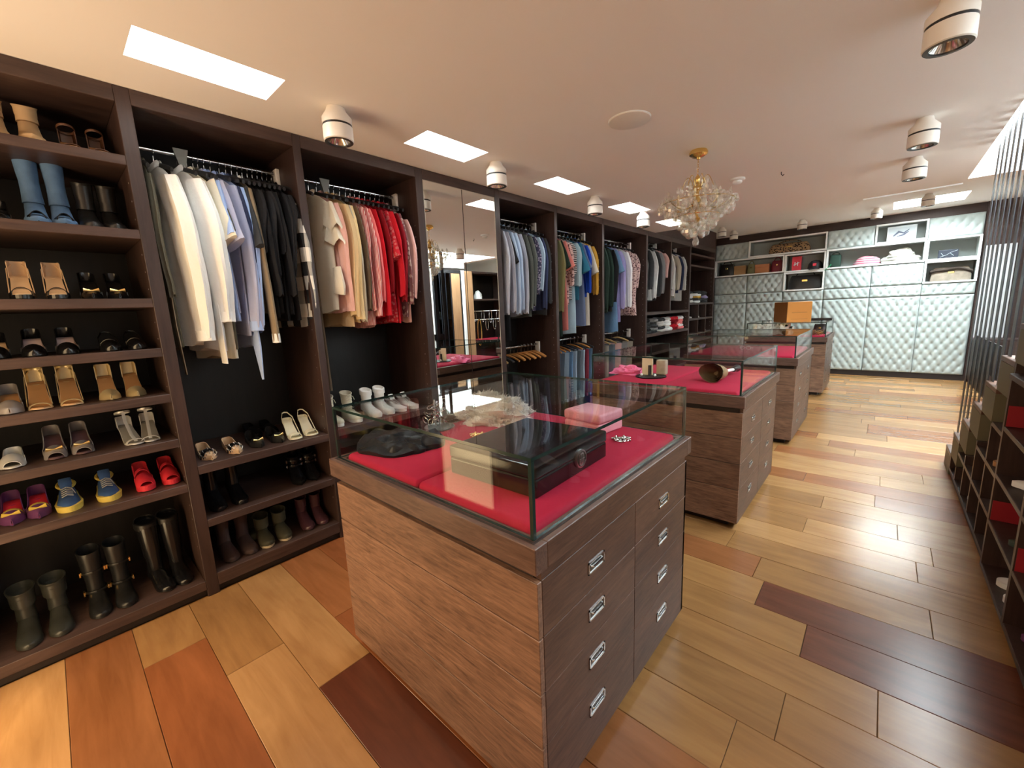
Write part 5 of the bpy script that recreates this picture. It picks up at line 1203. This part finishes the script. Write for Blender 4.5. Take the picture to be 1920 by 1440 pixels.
# shoe shelves under the stair
ur = thing('under_stair_shelves', 'dark open shoe shelves built in under the far half of the stair', 'shelves', (3.5, 4.0, 0), world=True)
def under(y): return max(.06, step_top(int((5.34-y)/.335))-.202)
DV = [4.98, 4.66, 4.32, 3.99, 3.65, 3.31]
for k, y in enumerate(DV):
    zt = under(y+.015)-.001
    MB().box(3.322, 3.72, y-.014, y+.014, .05, max(.10, zt)).build('divider', M_WARD, ur)
    if k < 5:
        y2 = DV[k+1]
        for z in (.075, .31, .55, .79):
            if z < under(y2+.3)-.05 or z < .1: MB().box(3.322, 3.72, y2+.0145, y-.0145, z-.025, z).build('shelf', M_WARD, ur)
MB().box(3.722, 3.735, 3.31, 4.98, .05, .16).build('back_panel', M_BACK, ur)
MB().box(3.335, 3.70, 3.29, 5.34, 0, .05).build('plinth', M_BLKWOOD, ur)
dr = thing('red_lined_shelves', 'dark shoe shelves with red linings at the lower right edge', 'shelves', (3.5, 2.2, 0), world=True)
DY = [3.25, 2.68, 2.11, 1.54, .97]
MB().box(3.70, 3.72, .97, 3.25, .05, 1.10).build('back_panel', RED_L, dr)
for k, y in enumerate(DY):
    MB().box(3.305, 3.70, y-.016, y+.016, .05, 1.10).build('divider', M_WARD, dr)
    if k < 4:
        for z in (.075, .335, .595, .855):
            MB().box(3.305, 3.70, DY[k+1]+.0165, y-.0165, z-.025, z, .002).build('shelf', M_WARD, dr)
        for z in (.335, .855):
            MB().box(3.31, 3.69, y-.0215, y-.0168, z+.001, z+.11).build('lining', RED_L, dr)
MB().box(3.30, 3.72, .95, 3.27, 1.10, 1.13, .003).build('top', M_WARD, dr)
MB().box(3.325, 3.68, .97, 3.25, 0, .05).build('plinth', M_BLKWOOD, dr)
R1, R2 = 'in the under-stair shelves', 'in the red lined shelves at right'
def rshoe(y, z, x, desc, where, yaw=PI, **kw):
    kw.setdefault('L', .25)
    shoe((x+kw['L'], y, z), yaw, desc+' '+where, 'shoes '+where, **kw)
rshoe(4.78, .0755, 3.345, 'small pink pump', R1, kind='pump', heel=.0, m_up=P_('dusty_pink', (.55, .25, .22, 1), .5), m_in=sNUDE, m_sole=sNUDE)
rshoe(4.14, .31, 3.35, 'grey flat shoe', R1, kind='flat', m_up=sGREY, m_in=sGRY, m_sole=sDSOLE)
rshoe(4.22, .0755, 3.35, 'silver grey flat shoe', R1, kind='flat', m_up=sSIL, m_in=sGRY, m_sole=sDSOLE)
rshoe(3.54, .55, 3.34, 'tan shoe with a white upper', R1, kind='sneaker', m_up=sWHT, m_in=sTAN, m_sole=sTAN)
rshoe(3.44, .31, 3.34, 'silver shoe', R1, kind='flat', m_up=sSIL, m_in=sGRY, m_sole=sSIL)
rshoe(3.80, .31, 3.34, 'dark green shoe', R1, kind='flat', m_up=P_('dark_green', (.03, .05, .035, 1), .6), m_in=sMAT, m_sole=sDSOLE)
rshoe(3.05, .5955, 3.33, 'white flat shoe', R2, kind='flat', m_up=sWHT, m_in=sWHT, m_sole=sWHT)
rshoe(2.93, .3355, 3.33, 'dark green pump', R2, kind='pump', heel=.05, m_up=P_('dark_green', (.03, .05, .035, 1), .6), m_in=sMAT, m_sole=sDSOLE)
rshoe(3.02, .0755, 3.335, 'white trainer, farther of two', R2, kind='sneaker', m_up=sWHT, m_in=sWHT, m_sole=sWHT)
rshoe(2.86, .0755, 3.335, 'silver trainer', R2, kind='sneaker', m_up=sSIL, m_in=sWHT, m_sole=sWHT)
rshoe(2.55, .3355, 3.33, 'white pump', R2, kind='pump', heel=.05, m_up=sWHT, m_in=sWHT, m_sole=sWHT)
rshoe(2.56, .0755, 3.34, 'dark purple pump', R2, kind='pump', heel=.05, m_up=sPUR, m_in=sGREY, m_sole=sMAT)
rshoe(2.42, .0755, 3.34, 'raspberry pump, farther of two', R2, kind='pump', heel=.05, m_up=P_('raspberry', (.35, .03, .10, 1), .4), m_in=sNUDE, m_sole=sMAT)
rshoe(2.30, .0755, 3.34, 'raspberry pump, nearer of two', R2, kind='pump', heel=.05, m_up=P_('raspberry', (.35, .03, .10, 1), .4), m_in=sNUDE, m_sole=sMAT)
# wall behind the stair, cabinets on the right beyond it (seen in the mirror doors)
m = MB(); m.box(4.30, 4.34, -2.6, 5.36, 0, 2.55); struct(m.build('wall_stair', M_WHITE))
XC = 4.30
M_TANW = wood('tan_upright_wood', (.30, .16, .08, 1), (.46, .27, .14, 1), 'Z', 30, .45)
gc = thing('glass_cabinet', 'black framed smoked glass cabinet on the right, seen in the mirror', 'cabinet', (4.5, 5.8, 0), world=True)
MB().box(XC, XC+.42, 5.46, 5.52, 0, 2.50).build('upright', M_WHITE, gc)
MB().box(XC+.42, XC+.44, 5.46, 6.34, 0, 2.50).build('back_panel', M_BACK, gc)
MB().box(XC-.006, XC+.42, 6.05, 6.29, .0, 2.43).build('upright', M_TANW, gc)
MB().box(XC, XC+.42, 5.52, 6.34, 2.47, 2.50).build('top', M_BLK, gc)
m = MB()
for q in ((5.52, 5.56, .1, 2.47), (6.30, 6.34, .1, 2.47), (5.56, 6.30, 2.435, 2.47), (5.56, 6.045, .1, .14)): m.box(XC, XC+.018, *q)
m.build('door_frame', M_BLK, gc)
MB().box(XC+.006, XC+.012, 5.56, 6.045, .14, 2.43).build('glass_door', M_DGLASS, gc)
for y in (5.72, 5.88, 6.02): MB().box(XC-.012, XC-.001, y-.006, y+.006, .14, 2.43).build('bar', M_BAR, gc)
for z in (.5, .95, 1.45): MB().box(XC+.03, XC+.415, 5.53, 6.045, z-.02, z).build('shelf', M_SHELF, gc)
folded(XC+.22, 5.72, 1.45, .3, .26, [F['white'], F['cream']], 'white folded tops behind the smoked glass', 4, seed=61, hgt=.045)
folded(XC+.22, 5.72, .95, .3, .26, [F['pinkl'], F['coral']], 'pink folded tops behind the smoked glass', 3, seed=62, hgt=.04)
wp = tag(MB().box(XC-.01, XC+.03, 6.345, 6.43, 0, 2.50, .003).build('white_post', M_WHITE), 'white post between the two right-hand cabinets', 'post')
oc = thing('open_cabinet', 'dark open cabinet with a tan upright on the right, seen in the mirror', 'cabinet', (4.5, 7.1, 0), world=True)
MB().box(XC, XC+.42, 6.50, 6.68, 0, 2.50).build('upright', M_TANW, oc); MB().box(XC, XC+.42, 7.78, 7.84, 0, 2.50).build('upright', M_WARD, oc)
MB().box(XC+.42, XC+.44, 6.50, 7.84, 0, 2.50).build('back_panel', M_BACK, oc); MB().box(XC, XC+.42, 6.68, 7.78, 2.46, 2.50).build('top', M_SHELF, oc)
for z in (.9, 1.88): MB().box(XC, XC+.418, 6.682, 7.778, z-.035, z).build('shelf', M_SHELF, oc)
MB().box(XC+.05, XC+.40, 6.70, 7.76, .901, .93).build('red_mat', M_RED, oc)
for z in (1.40, 1.60):
    m = MB(); m.tube([(XC+.10, 6.682, z), (XC+.10, 7.778, z)], .008, 8); m.build('necklace_rail', M_STEEL, oc)
    m = MB()
crumple('white_bonnet', 'white two-eared cap on the upper shelf of the open cabinet', 'cap', (XC+.16, 6.98, 1.881), .10, .10, .20, M_WHITE, 4, 4, .5)
rn = random.Random(5)
for k in range(7):
    y = 6.78+.13*k; z = (1.60, 1.40)[k % 2]; ln = rn.uniform(.16, .30) if k != 1 else .62
    m = MB(); m.tube([(XC+.088, y+.045*(1 if k != 1 else 1.4)*sin(a), z-ln/2+.012+ln/2*cos(a)) for a in [2*PI*j/20 for j in range(21)]], .006 if k != 1 else .012, 6, cap=False)
    tag(m.build('necklace', M_GOLD if k in (1,) else M_CHROME, smooth=True), 'long gold necklace on the rail of the open cabinet' if k == 1 else 'silver necklace hanging on a rail in the open cabinet', 'necklace', None if k == 1 else 'silver necklaces in the open cabinet')
sb = thing('sideboard', 'low dark sideboard in the far right corner behind the bars', 'sideboard', (4.3, 10.5, 0), world=True)
MB().box(3.97, 4.72, 10.30, 10.69, .06, .74).build('body', M_WARD, sb); MB().box(3.96, 4.73, 10.29, 10.695, .741, .77, .003).build('top', M_WARD, sb); MB().box(4.0, 4.70, 10.33, 10.68, 0, .06).build('plinth', M_BLKWOOD, sb)
wpn = tag(MB().box(3.965, 4.32, 10.62, 10.695, .775, 2.30, .004).build('white_board', plain('pale_board', (.5, .52, .54, 1), .5)), 'white upright board standing on the sideboard behind the bars', 'board')
for k in range(2): MB().box(3.975+.375*k, 4.34+.375*k, 10.283, 10.299, .07, .735, .002).build('door', M_WARD, sb)
rg = thing('rug', 'dark rug added behind the camera to darken a glass case reflection', 'rug', (.95, -1.75, 0))  # unseen rug, added to darken the floor mirrored in the glass
MB().box(-.88, .88, -.62, .62, .0005, .010, .003).build('pile', plain('added_rug_pile', (.022, .014, .012, 1), .95, bump=.4, bscale=120), rg)
m = MB()
for q in ((-.90, -.881, -.64, .64), (.881, .90, -.64, .64), (-.88, .88, -.64, -.621), (-.88, .88, .621, .64)): m.box(*q, .0005, .012)
m.build('border', plain('added_rug_border', (.05, .02, .015, 1), .9), rg)
for o in bpy.data.objects:
    if '_w' in o: del o['_w']
